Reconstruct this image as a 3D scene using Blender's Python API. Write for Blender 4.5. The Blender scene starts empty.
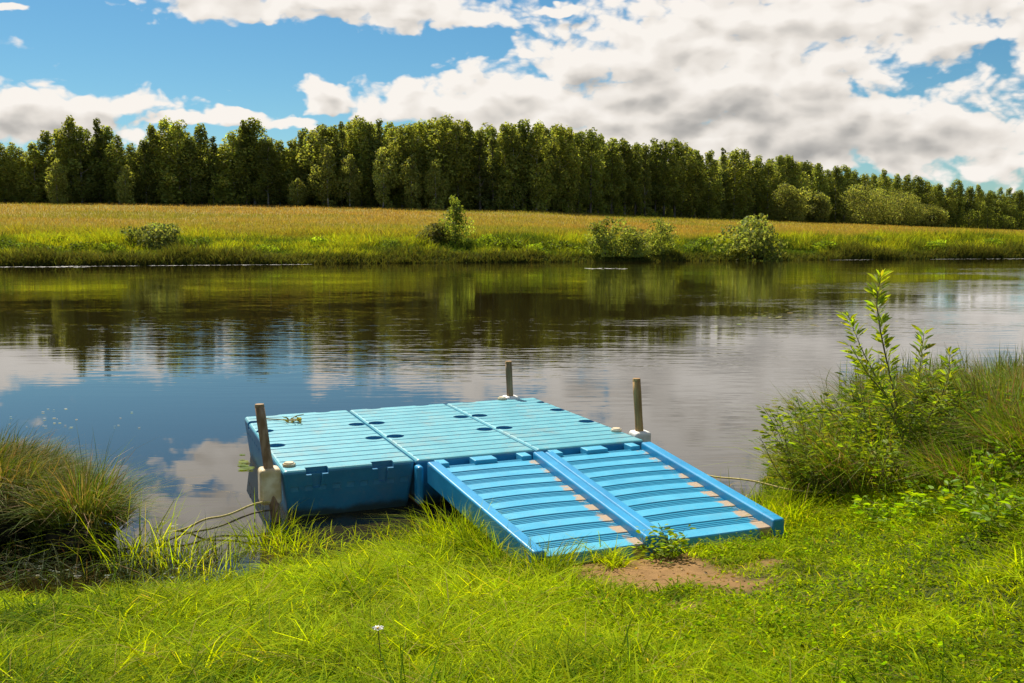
import bpy, bmesh, math, random
import numpy as np
from mathutils import Vector, Matrix

random.seed(7)
RNG = np.random.default_rng(11)
SC = bpy.context.scene
COL = SC.collection

# ------------------------------------------------------------------ camera numbers
F, PITCH, CH = 980.0, math.radians(6.143), 2.13
CP, SP = math.cos(PITCH), math.sin(PITCH)

def W(px, py, d):
    """world point seen at a pixel of the photograph, d metres in front of the camera"""
    dx, du = (px - 512) / F, -(py - 341.5) / F
    Y, Z = CP + du * SP, -SP + du * CP
    t = d / Y
    return np.array([dx * t, d, CH + Z * t])

def row(z, d):
    """image row of height z at distance d"""
    a, b = d, z - CH
    return 341.5 - F * (a * SP + b * CP) / (a * CP - b * SP)

def pxs(px):
    return (px - 512) / F

# ------------------------------------------------------------------ noise
def _hash(ix, iy, seed):
    h = (ix.astype(np.int64) * 374761393 + iy.astype(np.int64) * 668265263 + seed * 974634777) & 0x7fffffff
    h = ((h ^ (h >> 13)) * 1274126177) & 0x7fffffff
    h = h ^ (h >> 16)
    return (h & 0xffff) / 65535.0

def vnoise(x, y, seed=0):
    x = np.asarray(x, float); y = np.asarray(y, float)
    ix, iy = np.floor(x), np.floor(y)
    fx, fy = x - ix, y - iy
    fx = fx * fx * (3 - 2 * fx); fy = fy * fy * (3 - 2 * fy)
    a = _hash(ix, iy, seed); b = _hash(ix + 1, iy, seed)
    c = _hash(ix, iy + 1, seed); d = _hash(ix + 1, iy + 1, seed)
    return (a * (1 - fx) + b * fx) * (1 - fy) + (c * (1 - fx) + d * fx) * fy

def fbm(x, y, seed=0, octaves=4):
    s, a, t = 0, .5, 0
    for k in range(octaves):
        s = s + a * vnoise(np.asarray(x) * 2 ** k, np.asarray(y) * 2 ** k, seed + k); t += a; a *= .5
    return s / t

def sstep(a, b, x):
    t = np.clip((x - a) / (b - a), 0, 1)
    return t * t * (3 - 2 * t)

# ------------------------------------------------------------------ terrain
SX = np.array([-60, -30, -6, -3.6, -2.6, -1.9, -1.6, -.7, .5, 1.5, 2.0, 2.35, 2.9, 3.6, 5, 7.3, 12, 30, 60], float)
SY = np.array([3, 5, 5.7, 5.5, 5.45, 5.62, 5.9, 6.5, 7.2, 7.5, 7.8, 8.8, 10.2, 11.2, 12.3, 13.5, 15.5, 20, 24], float)
def shore(x):
    return np.interp(x, SX, SY) + .12 * (fbm(np.asarray(x) * 1.3, 0 * np.asarray(x), 3) - .5)

def bank_y(s):
    return 80 + 24.4 * s + 8.5 * s * s

FS = np.array([-1, -.62, -.52, -.2, .03, .15, .25, .36, .46, .52, .7, 1.0])
FY = np.array([200, 200, 200, 202, 203, 242, 276, 327, 383, 410, 480, 560.])
FB = np.array([203, 203, 203, 206.5, 212, 216.5, 220.5, 224, 228.5, 230.5, 231, 231.])
FZ = np.array([CH + (236 - b) / F * d for b, d in zip(FB, FY)])
def forest_y(s): return np.interp(s, FS, FY)
def forest_z(s): return np.interp(s, FS, FZ)

SAND = (.86, 5.62)
def ground_z(x, y):
    x = np.asarray(x, float); y = np.asarray(y, float)
    d = shore(x) - y
    dp = np.clip(d, 0, None)
    zn = .05 * dp + .02 * dp ** 2
    zn = np.where(zn > .45, .45 + .3 * np.tanh((zn - .45) / .3), zn)
    zn = np.where(d < 0, np.maximum(.3 * d, -1.2), zn)
    zn = zn + sstep(0.1, .8, d) * .07 * (fbm(x * 1.1, y * 1.1, 21) - .5)
    s = np.clip(x / np.maximum(y, 1.), -1, 1)
    e = y - bank_y(s) + 1.6 * (fbm(x * .12, y * .02, 5) - .5)
    yf, zf = forest_y(s), forest_z(s)
    L = np.maximum(yf - bank_y(s) - 16, 10)
    t = np.clip((e - 16) / L, 0, 1.15)
    zb = np.interp(e, [-6, -.4, 0, .7, 4, 9, 16], [-1.2, -.1, .02, .38, .75, 1.55, 1.75])
    far = np.where(e < 16, zb, 1.75 + (zf - 1.75) * t)
    far = far + 7 * sstep(14, 75, y - yf)
    far = far + sstep(3, 12, e) * .35 * (fbm(x * .06, y * .06, 9) - .5)
    return np.where(y < 40, zn, far)

# ------------------------------------------------------------------ mesh helpers
def link(ob, parent=None):
    COL.objects.link(ob)
    if parent is not None: ob.parent = parent
    return ob

def mesh_np(name, V, polys, mat=None, col=None, smooth=False, parent=None):
    """polys: list of (n,k) int arrays"""
    V = np.ascontiguousarray(V, np.float32)
    me = bpy.data.meshes.new(name)
    me.vertices.add(len(V)); me.vertices.foreach_set('co', V.ravel())
    idx = np.concatenate([p.ravel() for p in polys]).astype(np.int32)
    tot = np.concatenate([np.full(len(p), p.shape[1], np.int32) for p in polys])
    st = np.concatenate([[0], np.cumsum(tot)[:-1]]).astype(np.int32)
    me.loops.add(len(idx)); me.loops.foreach_set('vertex_index', idx)
    me.polygons.add(len(tot)); me.polygons.foreach_set('loop_start', st)
    try: me.polygons.foreach_set('loop_total', tot)
    except Exception: pass
    me.polygons.foreach_set('use_smooth', np.full(len(tot), smooth, bool))
    if col is not None:
        at = me.color_attributes.new('Col', 'FLOAT_COLOR', 'POINT')
        c = np.ones((len(V), 4), np.float32); c[:, :3] = col
        at.data.foreach_set('color', c.ravel())
    me.update(); me.validate()
    if mat: me.materials.append(mat)
    ob = bpy.data.objects.new(name, me)
    return link(ob, parent)

def bm_obj(name, bm, mat, parent=None, smooth=False):
    me = bpy.data.meshes.new(name)
    bm.normal_update(); bm.to_mesh(me); bm.free()
    if smooth:
        for p in me.polygons: p.use_smooth = True
    if mat: me.materials.append(mat)
    return link(bpy.data.objects.new(name, me), parent)

def add_box(bm, lo, hi, bevel=0, seg=2, M=None):
    b2 = bmesh.new()
    bmesh.ops.create_cube(b2, size=1)
    lo, hi = Vector(lo), Vector(hi)
    for v in b2.verts:
        v.co = Vector(((v.co.x + .5) * (hi.x - lo.x) + lo.x, (v.co.y + .5) * (hi.y - lo.y) + lo.y, (v.co.z + .5) * (hi.z - lo.z) + lo.z))
    if bevel:
        bmesh.ops.bevel(b2, geom=list(b2.edges), offset=bevel, segments=seg, profile=.5, affect='EDGES')
    if M is not None: b2.transform(M)
    tmp = bpy.data.meshes.new('tmp'); b2.to_mesh(tmp); b2.free(); bm.from_mesh(tmp); bpy.data.meshes.remove(tmp)

def tube_arrays(paths, radii, sides=6, base=0):
    V, Q = [], []
    n = base
    for P, R in zip(paths, radii):
        P = np.asarray(P, float); R = np.asarray(R, float)
        T = np.gradient(P, axis=0); T /= np.linalg.norm(T, axis=1, keepdims=True) + 1e-9
        up = np.where(np.abs(T[:, 2:3]) > .9, [[1., 0, 0]], [[0, 0, 1.]])
        A = np.cross(T, up); A /= np.linalg.norm(A, axis=1, keepdims=True) + 1e-9
        B = np.cross(T, A)
        ang = np.linspace(0, 2 * np.pi, sides, endpoint=False)
        ring = P[:, None, :] + R[:, None, None] * (A[:, None, :] * np.cos(ang)[None, :, None] + B[:, None, :] * np.sin(ang)[None, :, None])
        V.append(ring.reshape(-1, 3))
        k = len(P)
        i = np.arange(k - 1)[:, None] * sides + np.arange(sides)[None, :]
        j = np.arange(k - 1)[:, None] * sides + (np.arange(sides)[None, :] + 1) % sides
        Q.append((np.stack([i, j, j + sides, i + sides], -1).reshape(-1, 4)) + n)
        n += k * sides
    return np.concatenate(V), np.concatenate(Q)

def blades(P, h, w, ang, lean, droop, col, face=None):
    """grass blades: base points P, heights h, widths w, lean direction ang, lean and droop as fractions of height. 7 verts each"""
    n = len(P)
    d = np.stack([np.cos(ang), np.sin(ang), 0 * ang], 1)
    fa = ang + np.pi / 2 if face is None else face
    sd = np.stack([np.cos(fa), np.sin(fa), 0 * fa], 1)
    V = np.zeros((n, 7, 3))
    for k, t in enumerate((0, .4, .75, 1.)):
        out = (lean * t + droop * t * t * t) * h
        up = h * (t - .5 * droop * t ** 3.0 - .25 * lean * lean * t)
        c = P + d * out[:, None]; c[:, 2] += up
        ww = w * (1, .85, .5, 0)[k]
        if k < 3:
            V[:, 2 * k] = c - sd * ww[:, None] * .5
            V[:, 2 * k + 1] = c + sd * ww[:, None] * .5
        else: V[:, 6] = c
    b = (np.arange(n) * 7)[:, None]
    q = np.concatenate([b + np.array([[0, 1, 3, 2]]), b + np.array([[2, 3, 5, 4]])])
    t = b + np.array([[4, 5, 6]])
    return V.reshape(-1, 3), q, t, np.repeat(col, 7, 0)

def merge(parts):
    """parts: list of (V,q,t,col) -> one"""
    o = 0; Vs, qs, ts, cs = [], [], [], []
    for V, q, t, c in parts:
        Vs.append(V); cs.append(c)
        if q is not None and len(q): qs.append(q + o)
        if t is not None and len(t): ts.append(t + o)
        o += len(V)
    polys = []
    if qs: polys.append(np.concatenate(qs))
    if ts: polys.append(np.concatenate(ts))
    return np.concatenate(Vs), polys, np.concatenate(cs)

def unit(v): return v / (np.linalg.norm(v, axis=-1, keepdims=True) + 1e-9)

def leaf_quads(P, D, L, Wd, col, fold=.18, rng=RNG):
    """pointed leaves, folded along the midrib: 6 verts, two quads. base P, direction D"""
    n = len(P)
    D = unit(D)
    R = unit(rng.normal(size=(n, 3)))
    S = unit(np.cross(D, R)); N = np.cross(S, D)
    b = P; tip = P + D * L[:, None] - np.array([0, 0, 1.]) * (L * .12)[:, None]
    m1 = P + D * (L * .33)[:, None]; m2 = P + D * (L * .70)[:, None] - np.array([0, 0, .04]) * L[:, None]
    up = N * (Wd * fold)[:, None]
    s1 = S * (Wd * .5)[:, None]; s2 = S * (Wd * .40)[:, None]
    V = np.stack([b, m1 - s1 + up, m2 - s2 + up, tip, m2 + s2 + up, m1 + s1 + up], 1).reshape(-1, 3)
    i = (np.arange(n) * 6)[:, None]
    q = np.concatenate([i + np.array([[0, 3, 2, 1]]), i + np.array([[0, 5, 4, 3]])])
    return V, q, None, np.repeat(col, 6, 0)

def jit(base, n, amt=.2, hue=.1, rng=RNG):
    base = np.asarray(base, float)
    if base.ndim == 1: base = np.tile(base, (n, 1))
    k = np.exp(rng.normal(0, amt, (n, 1)))
    return np.clip(base * k * np.exp(rng.normal(0, hue, (n, 3))), 0, .9)

def tag(o, label=None, cat=None, group=None, kind=None):
    if label: o['label'] = label
    if cat: o['category'] = cat
    if group: o['group'] = group
    if kind: o['kind'] = kind
    return o

def empty(name, loc, rz=0.):
    o = bpy.data.objects.new(name, None)
    o.empty_display_size = .2
    o.location = [float(v) for v in loc]; o.rotation_euler = (0, 0, rz)
    return link(o)

# ------------------------------------------------------------------ materials
def new_mat(name):
    m = bpy.data.materials.new(name); m.use_nodes = True
    nt = m.node_tree; nt.nodes.clear()
    return m, nt, nt.nodes, nt.links

def nd(nt, t, **kw):
    n = nt.nodes.new(t)
    for k, v in kw.items():
        if k.startswith('i_'): n.inputs[k[2:].replace('_', ' ')].default_value = v
        else: setattr(n, k, v)
    return n

def leafy(name, trans=.4, rough=.55, tint=(1, 1, 1), tt=(1.25, 1.15, .55), spec=.25):
    m, nt, N, L = new_mat(name)
    at = nd(nt, 'ShaderNodeVertexColor', layer_name='Col')
    oi = nd(nt, 'ShaderNodeObjectInfo')
    hsv = nd(nt, 'ShaderNodeHueSaturation')
    mr = nd(nt, 'ShaderNodeMapRange'); mr.inputs[3].default_value = .78; mr.inputs[4].default_value = 1.22
    L.new(oi.outputs['Random'], mr.inputs[0]); L.new(mr.outputs[0], hsv.inputs['Value'])
    mul = nd(nt, 'ShaderNodeMix', data_type='RGBA', blend_type='MULTIPLY'); mul.inputs[0].default_value = 1
    mul.inputs[7].default_value = (*tint, 1)
    L.new(at.outputs[0], hsv.inputs['Color']); L.new(hsv.outputs[0], mul.inputs[6])
    p = nd(nt, 'ShaderNodeBsdfPrincipled'); p.inputs['Roughness'].default_value = rough
    p.inputs['Specular IOR Level'].default_value = spec
    L.new(mul.outputs[2], p.inputs['Base Color'])
    tr = nd(nt, 'ShaderNodeBsdfTranslucent')
    m2 = nd(nt, 'ShaderNodeMix', data_type='RGBA', blend_type='MULTIPLY'); m2.inputs[0].default_value = 1
    m2.inputs[7].default_value = (*tt, 1)
    L.new(mul.outputs[2], m2.inputs[6]); L.new(m2.outputs[2], tr.inputs[0])
    mx = nd(nt, 'ShaderNodeMixShader'); mx.inputs[0].default_value = trans
    o = nd(nt, 'ShaderNodeOutputMaterial')
    L.new(p.outputs[0], mx.inputs[1]); L.new(tr.outputs[0], mx.inputs[2]); L.new(mx.outputs[0], o.inputs[0])
    return m

def noisy(name, c1, c2, scale=6, rough=.7, detail=6, bump=0., stretch=(1, 1, 1), spec=.3, lo=.35, hi=.65):
    m, nt, N, L = new_mat(name)
    tc = nd(nt, 'ShaderNodeTexCoord')
    mp = nd(nt, 'ShaderNodeMapping'); mp.inputs['Scale'].default_value = stretch
    ns = nd(nt, 'ShaderNodeTexNoise'); ns.inputs['Scale'].default_value = scale; ns.inputs['Detail'].default_value = detail
    L.new(tc.outputs['Object'], mp.inputs[0]); L.new(mp.outputs[0], ns.inputs['Vector'])
    mr = nd(nt, 'ShaderNodeMapRange', interpolation_type='SMOOTHSTEP'); mr.inputs[1].default_value = lo; mr.inputs[2].default_value = hi
    L.new(ns.outputs[0], mr.inputs[0])
    mx = nd(nt, 'ShaderNodeMix', data_type='RGBA'); mx.inputs[6].default_value = (*c1, 1); mx.inputs[7].default_value = (*c2, 1)
    L.new(mr.outputs[0], mx.inputs[0])
    p = nd(nt, 'ShaderNodeBsdfPrincipled'); p.inputs['Roughness'].default_value = rough
    p.inputs['Specular IOR Level'].default_value = spec
    L.new(mx.outputs[2], p.inputs['Base Color'])
    if bump:
        b = nd(nt, 'ShaderNodeBump'); b.inputs['Strength'].default_value = 1; b.inputs['Distance'].default_value = bump
        L.new(ns.outputs[0], b.inputs['Height']); L.new(b.outputs[0], p.inputs['Normal'])
    o = nd(nt, 'ShaderNodeOutputMaterial'); L.new(p.outputs[0], o.inputs[0])
    return m

M_grass = leafy('grass_blade', .5, .7, tt=(1.9, 1.75, .3), spec=.03)
M_tuss = leafy('sedge_blade', .3, .6, tt=(1.8, 1.6, .5), spec=.06)
M_leaf = leafy('shrub_leaf', .48, .5, tt=(2.1, 1.9, .4), spec=.16)
M_tree = leafy('tree_leaf', .5, .6, tt=(2.0, 1.85, .6), spec=.05)
M_farg = leafy('far_grass', .45, .7, tt=(1.7, 1.5, .5), spec=.03)
M_stem = noisy('green_stem', (.10, .10, .03), (.16, .13, .05), 30)
M_bark = noisy('bark', (.06, .05, .04), (.16, .14, .12), 3, .85, stretch=(1, 1, .3))
M_birch = noisy('birch_bark', (.12, .10, .09), (.42, .40, .37), 2.5, .8, stretch=(1, 1, 1.5))
M_peat = noisy('peat', (.012, .010, .007), (.03, .025, .015), 8, .9, bump=.03)

def ground_material():
    m, nt, N, L = new_mat('ground')
    at = nd(nt, 'ShaderNodeVertexColor', layer_name='Col')
    geo = nd(nt, 'ShaderNodeNewGeometry')
    n1 = nd(nt, 'ShaderNodeTexNoise'); n1.inputs['Scale'].default_value = 9; n1.inputs['Detail'].default_value = 8
    n1.inputs['Roughness'].default_value = .7
    n2 = nd(nt, 'ShaderNodeTexNoise'); n2.inputs['Scale'].default_value = .35; n2.inputs['Detail'].default_value = 9
    L.new(geo.outputs['Position'], n1.inputs['Vector']); L.new(geo.outputs['Position'], n2.inputs['Vector'])
    ad = nd(nt, 'ShaderNodeMath', operation='ADD'); L.new(n1.outputs[0], ad.inputs[0]); L.new(n2.outputs[0], ad.inputs[1])
    mr = nd(nt, 'ShaderNodeMapRange'); mr.inputs[1].default_value = .6; mr.inputs[2].default_value = 1.4
    mr.inputs[3].default_value = .6; mr.inputs[4].default_value = 1.35
    L.new(ad.outputs[0], mr.inputs[0])
    hs = nd(nt, 'ShaderNodeHueSaturation'); L.new(at.outputs[0], hs.inputs['Color']); L.new(mr.outputs[0], hs.inputs['Value'])
    p = nd(nt, 'ShaderNodeBsdfPrincipled'); p.inputs['Roughness'].default_value = .95; p.inputs['Specular IOR Level'].default_value = .1
    L.new(hs.outputs[0], p.inputs['Base Color'])
    b = nd(nt, 'ShaderNodeBump'); b.inputs['Distance'].default_value = .03; b.inputs['Strength'].default_value = .8
    L.new(n1.outputs[0], b.inputs['Height']); L.new(b.outputs[0], p.inputs['Normal'])
    o = nd(nt, 'ShaderNodeOutputMaterial'); L.new(p.outputs[0], o.inputs[0])
    return m

def water_material():
    m, nt, N, L = new_mat('river_water')
    geo = nd(nt, 'ShaderNodeNewGeometry')
    def noise(scale, stretch, detail=2, rough=.5, rot=0.):
        mp = nd(nt, 'ShaderNodeMapping'); mp.inputs['Scale'].default_value = stretch; mp.inputs['Rotation'].default_value = (0, 0, rot)
        n = nd(nt, 'ShaderNodeTexNoise'); n.inputs['Scale'].default_value = scale; n.inputs['Detail'].default_value = detail
        n.inputs['Roughness'].default_value = rough
        L.new(geo.outputs['Position'], mp.inputs[0]); L.new(mp.outputs[0], n.inputs['Vector'])
        return n.outputs[0]
    def math_(op, a, b=None, c=None):
        n = nd(nt, 'ShaderNodeMath', operation=op)
        for i, v in enumerate((a, b, c)):
            if v is None: continue
            if isinstance(v, (int, float)): n.inputs[i].default_value = v
            else: L.new(v, n.inputs[i])
        return n.outputs[0]
    def rng_(v, a, b, c, d):
        n = nd(nt, 'ShaderNodeMapRange', interpolation_type='SMOOTHSTEP')
        for i, q in zip((1, 2, 3, 4), (a, b, c, d)): n.inputs[i].default_value = q
        L.new(v, n.inputs[0]); return n.outputs[0]
    sep = nd(nt, 'ShaderNodeSeparateXYZ'); L.new(geo.outputs['Position'], sep.inputs[0])
    big = noise(.10, (1, 1.6, 1), 3, .5, .3)          # gust patches
    w1 = noise(.95, (.55, 1.5, 1), 1.5, .5, -.10)
    w2 = noise(3.0, (.32, 1.5, 1), 2, .55, .10)
    w3 = noise(9., (.6, 1.2, 1), 2, .55, .3)
    gust = rng_(big, .38, .62, .25, 1.)
    # the lee of the tussock and the float is calmer
    xy = math_('ADD', math_('MULTIPLY', sep.outputs[1], 1.0), math_('MULTIPLY', sep.outputs[0], .8))
    lee = rng_(xy, 6., 17., .09, 1.)
    amp = math_('MULTIPLY', gust, lee)
    h = math_('ADD', math_('MULTIPLY', w1, .006), math_('ADD', math_('MULTIPLY', w2, .0062), math_('MULTIPLY', w3, .0008)))
    h = math_('MULTIPLY', h, amp)
    b = nd(nt, 'ShaderNodeBump'); b.inputs['Distance'].default_value = 1; b.inputs['Strength'].default_value = 1
    L.new(h, b.inputs['Height'])
    p = nd(nt, 'ShaderNodeBsdfPrincipled')
    p.inputs['Base Color'].default_value = (.018, .013, .0035, 1)
    p.inputs['Roughness'].default_value = .012; p.inputs['IOR'].default_value = 1.58
    L.new(b.outputs[0], p.inputs['Normal'])
    o = nd(nt, 'ShaderNodeOutputMaterial'); L.new(p.outputs[0], o.inputs[0])
    return m

def plastic(name, c_lo, c_hi, rough=.42, sand=False, speck=.25, scum=False):
    m, nt, N, L = new_mat(name)
    tc = nd(nt, 'ShaderNodeTexCoord')
    n1 = nd(nt, 'ShaderNodeTexNoise'); n1.inputs['Scale'].default_value = 3.5; n1.inputs['Detail'].default_value = 8; n1.inputs['Roughness'].default_value = .65
    L.new(tc.outputs['Object'], n1.inputs['Vector'])
    mr = nd(nt, 'ShaderNodeMapRange', interpolation_type='SMOOTHSTEP'); mr.inputs[1].default_value = .3; mr.inputs[2].default_value = .7
    L.new(n1.outputs[0], mr.inputs[0])
    mx = nd(nt, 'ShaderNodeMix', data_type='RGBA'); mx.inputs[6].default_value = (*c_lo, 1); mx.inputs[7].default_value = (*c_hi, 1)
    L.new(mr.outputs[0], mx.inputs[0])
    # scuffs and dried dirt
    n2 = nd(nt, 'ShaderNodeTexNoise'); n2.inputs['Scale'].default_value = 22; n2.inputs['Detail'].default_value = 7; n2.inputs['Roughness'].default_value = .7
    L.new(tc.outputs['Object'], n2.inputs['Vector'])
    m2 = nd(nt, 'ShaderNodeMapRange', interpolation_type='SMOOTHSTEP'); m2.inputs[1].default_value = .52; m2.inputs[2].default_value = .8; m2.inputs[4].default_value = speck
    L.new(n2.outputs[0], m2.inputs[0])
    mx2 = nd(nt, 'ShaderNodeMix', data_type='RGBA'); mx2.inputs[7].default_value = (.30, .27, .20, 1)
    L.new(m2.outputs[0], mx2.inputs[0]); L.new(mx.outputs[2], mx2.inputs[6])
    n5 = nd(nt, 'ShaderNodeTexNoise'); n5.inputs['Scale'].default_value = 2.1; n5.inputs['Detail'].default_value = 9; n5.inputs['Roughness'].default_value = .72
    L.new(tc.outputs['Object'], n5.inputs['Vector'])
    m5 = nd(nt, 'ShaderNodeMapRange', interpolation_type='SMOOTHSTEP'); m5.inputs[1].default_value = .50; m5.inputs[2].default_value = .72; m5.inputs[4].default_value = speck * .75
    L.new(n5.outputs[0], m5.inputs[0])
    mx5 = nd(nt, 'ShaderNodeMix', data_type='RGBA'); mx5.inputs[7].default_value = (.20, .21, .17, 1)
    L.new(m5.outputs[0], mx5.inputs[0]); L.new(mx2.outputs[2], mx5.inputs[6])
    out = mx5.outputs[2]
    if sand:
        at = nd(nt, 'ShaderNodeVertexColor', layer_name='Col')
        n3 = nd(nt, 'ShaderNodeTexNoise'); n3.inputs['Scale'].default_value = 14; n3.inputs['Detail'].default_value = 8; n3.inputs['Roughness'].default_value = .7
        L.new(tc.outputs['Object'], n3.inputs['Vector'])
        ad = nd(nt, 'ShaderNodeMath', operation='ADD'); sp = nd(nt, 'ShaderNodeSeparateColor')
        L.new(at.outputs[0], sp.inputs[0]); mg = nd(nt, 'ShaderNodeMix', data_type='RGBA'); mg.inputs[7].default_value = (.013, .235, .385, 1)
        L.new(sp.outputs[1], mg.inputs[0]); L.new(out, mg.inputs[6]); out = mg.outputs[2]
        L.new(sp.outputs[0], ad.inputs[0]); L.new(n3.outputs[0], ad.inputs[1])
        m3 = nd(nt, 'ShaderNodeMapRange', interpolation_type='SMOOTHSTEP'); m3.inputs[1].default_value = .98; m3.inputs[2].default_value = 1.18; m3.inputs[4].default_value = .9
        L.new(ad.outputs[0], m3.inputs[0])
        mx3 = nd(nt, 'ShaderNodeMix', data_type='RGBA'); mx3.inputs[7].default_value = (.42, .27, .14, 1)
        L.new(m3.outputs[0], mx3.inputs[0]); L.new(out, mx3.inputs[6]); out = mx3.outputs[2]
    if scum:                                   # algae line left by the water
        sx = nd(nt, 'ShaderNodeSeparateXYZ'); L.new(tc.outputs['Object'], sx.inputs[0])
        a4 = nd(nt, 'ShaderNodeMath', operation='MULTIPLY_ADD'); a4.inputs[1].default_value = .16
        L.new(n1.outputs[0], a4.inputs[0]); L.new(sx.outputs[2], a4.inputs[2])
        m4 = nd(nt, 'ShaderNodeMapRange', interpolation_type='SMOOTHSTEP'); m4.inputs[1].default_value = .17; m4.inputs[2].default_value = .10; m4.inputs[4].default_value = .85
        L.new(a4.outputs[0], m4.inputs[0])
        mx4 = nd(nt, 'ShaderNodeMix', data_type='RGBA'); mx4.inputs[7].default_value = (.035, .04, .015, 1)
        L.new(m4.outputs[0], mx4.inputs[0]); L.new(out, mx4.inputs[6]); out = mx4.outputs[2]
    p = nd(nt, 'ShaderNodeBsdfPrincipled'); p.inputs['Roughness'].default_value = rough
    p.inputs['Specular IOR Level'].default_value = .45
    L.new(out, p.inputs['Base Color'])
    b = nd(nt, 'ShaderNodeBump'); b.inputs['Distance'].default_value = .0015; b.inputs['Strength'].default_value = .6
    L.new(n2.outputs[0], b.inputs['Height']); L.new(b.outputs[0], p.inputs['Normal'])
    o = nd(nt, 'ShaderNodeOutputMaterial'); L.new(p.outputs[0], o.inputs[0])
    return m

M_ground = ground_material(); M_water = water_material()
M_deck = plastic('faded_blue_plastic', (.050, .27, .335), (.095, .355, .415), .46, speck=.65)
M_hull_shade = plastic('blue_hull_shade_plastic', (.018, .155, .30), (.03, .21, .37), .4, speck=.3, scum=True)  # less faded blue for sides and recesses, with some shade painted in
M_ramp = plastic('blue_plastic_tread', (.028, .30, .48), (.065, .38, .55), .42, sand=True)
M_rail = plastic('blue_plastic', (.010, .215, .43), (.02, .28, .52), .38, speck=.12)
M_cream = noisy('cream_plastic', (.50, .38, .20), (.74, .66, .50), 7, .5)
M_white = noisy('white_plastic', (.72, .68, .60), (.82, .80, .75), 14, .45)
M_rust = noisy('rusty_pipe', (.17, .10, .05), (.31, .21, .13), 24, .75, bump=.002, stretch=(1, 1, .3))
M_tan = noisy('weathered_wood', (.27, .15, .055), (.46, .28, .11), 18, .8, bump=.002, stretch=(1, 1, .15))
M_greyw = noisy('grey_wood', (.19, .12, .06), (.34, .23, .13), 18, .85, bump=.002, stretch=(1, 1, .15))
M_rope = noisy('yellow_rope', (.40, .32, .10), (.55, .46, .18), 60, .8)
M_rope2 = noisy('dark_rope', (.08, .06, .035), (.16, .12, .07), 60, .85)

# ------------------------------------------------------------------ ground sheet
def axis(parts):
    out = []
    for a, b, s in parts: out += list(np.arange(a, b, s))
    return out
def grow(a, step, r, end):
    o = []
    while a < end:
        o.append(a); step *= r; a += step
    o.append(end); return o
gx = np.array([-v for v in grow(9.0, .14, 1.10, 3500)][::-1] + axis([(-8.9, 9.0, .13)]) + grow(9.0, .14, 1.10, 3500))
gy = np.array([-v for v in grow(3., .2, 1.3, 400)][::-1] + axis([(-2.8, 16, .13)]) + axis([(16, 40, 1.)]) + axis([(40, 64, 2)]) + axis([(64, 118, .5)]) + axis([(118, 480, 5.)]) + grow(480, 8, 1.3, 5000))
X, Y = np.meshgrid(gx, gy)
Z = ground_z(X, Y)
nx, ny = len(gx), len(gy)
ii = (np.arange(ny - 1)[:, None] * nx + np.arange(nx - 1)[None, :]).ravel()
quads = np.stack([ii, ii + 1, ii + nx + 1, ii + nx], 1)
xf, yf = X.ravel(), Y.ravel()
s_ = np.clip(xf / np.maximum(yf, 1), -1, 1); e_ = yf - bank_y(s_)
def sand_mask(x, y):
    r = np.sqrt(((x - .86) / .72) ** 2 + ((y - 5.62) / .52) ** 2) + 1.3 * (fbm(np.asarray(x) * 3.1, np.asarray(y) * 3.1, 31) - .5)
    r2 = np.sqrt(((x - .88) / .13) ** 2 + ((y - 4.80) / .16) ** 2) + .9 * (fbm(np.asarray(x) * 5, np.asarray(y) * 5, 33) - .5)
    return np.maximum(1 - sstep(.75, 1.15, r), .8 * (1 - sstep(.6, 1.1, r2)))
near = yf < 40
c = np.zeros((len(xf), 3)); c[:] = (.035, .048, .010)
sm = sand_mask(xf, yf)[:, None]
c = c * (1 - sm) + np.array([.26, .150, .060]) * sm
uw = (near & (Z.ravel() < 0.02))[:, None]
c = np.where(uw, np.array([.02, .016, .008]), c)
mead = sstep(9, 45, e_)[:, None]
gp = sstep(.5, .66, fbm(xf * .03, yf * .05, 41))[:, None] * .6
gold = np.array([.26, .19, .05]) * (1 - gp) + np.array([.16, .17, .03]) * gp
cf = np.array([.07, .10, .012]) * (1 - mead) + gold * mead
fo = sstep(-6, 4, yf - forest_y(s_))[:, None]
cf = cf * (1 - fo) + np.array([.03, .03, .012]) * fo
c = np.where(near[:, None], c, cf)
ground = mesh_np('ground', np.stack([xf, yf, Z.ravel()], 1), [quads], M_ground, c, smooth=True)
tag(ground, 'grassy river banks with a bare sandy patch and a rising golden meadow', 'ground', kind='structure')

bm = bmesh.new()
vs = [bm.verts.new(p) for p in ((-3500, -60, 0), (3500, -60, 0), (3500, 110, 0), (-3500, 110, 0))]
bm.faces.new(vs)
river = bm_obj('river', bm, M_water)
tag(river, 'calm dark river reflecting clouds and the wood', 'river', kind='structure')

# ------------------------------------------------------------------ floating dock
DX, DY, TH = -1.715, 7.174, .3822
SW, SL, DH = 1.0306, 2.425, .38
def D2W(u, v, z=0.):
    return np.array([DX + u * math.cos(TH) - v * math.sin(TH), DY + u * math.sin(TH) + v * math.cos(TH), z])
def W2D(x, y):
    a, b = np.asarray(x) - DX, np.asarray(y) - DY
    return a * math.cos(TH) + b * math.sin(TH), -a * math.sin(TH) + b * math.cos(TH)

dock = empty('floating_dock', (DX, DY, 0), TH)
tag(dock, 'blue plastic floating dock of three joined deck sections with a sloping ramp', 'dock')

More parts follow.
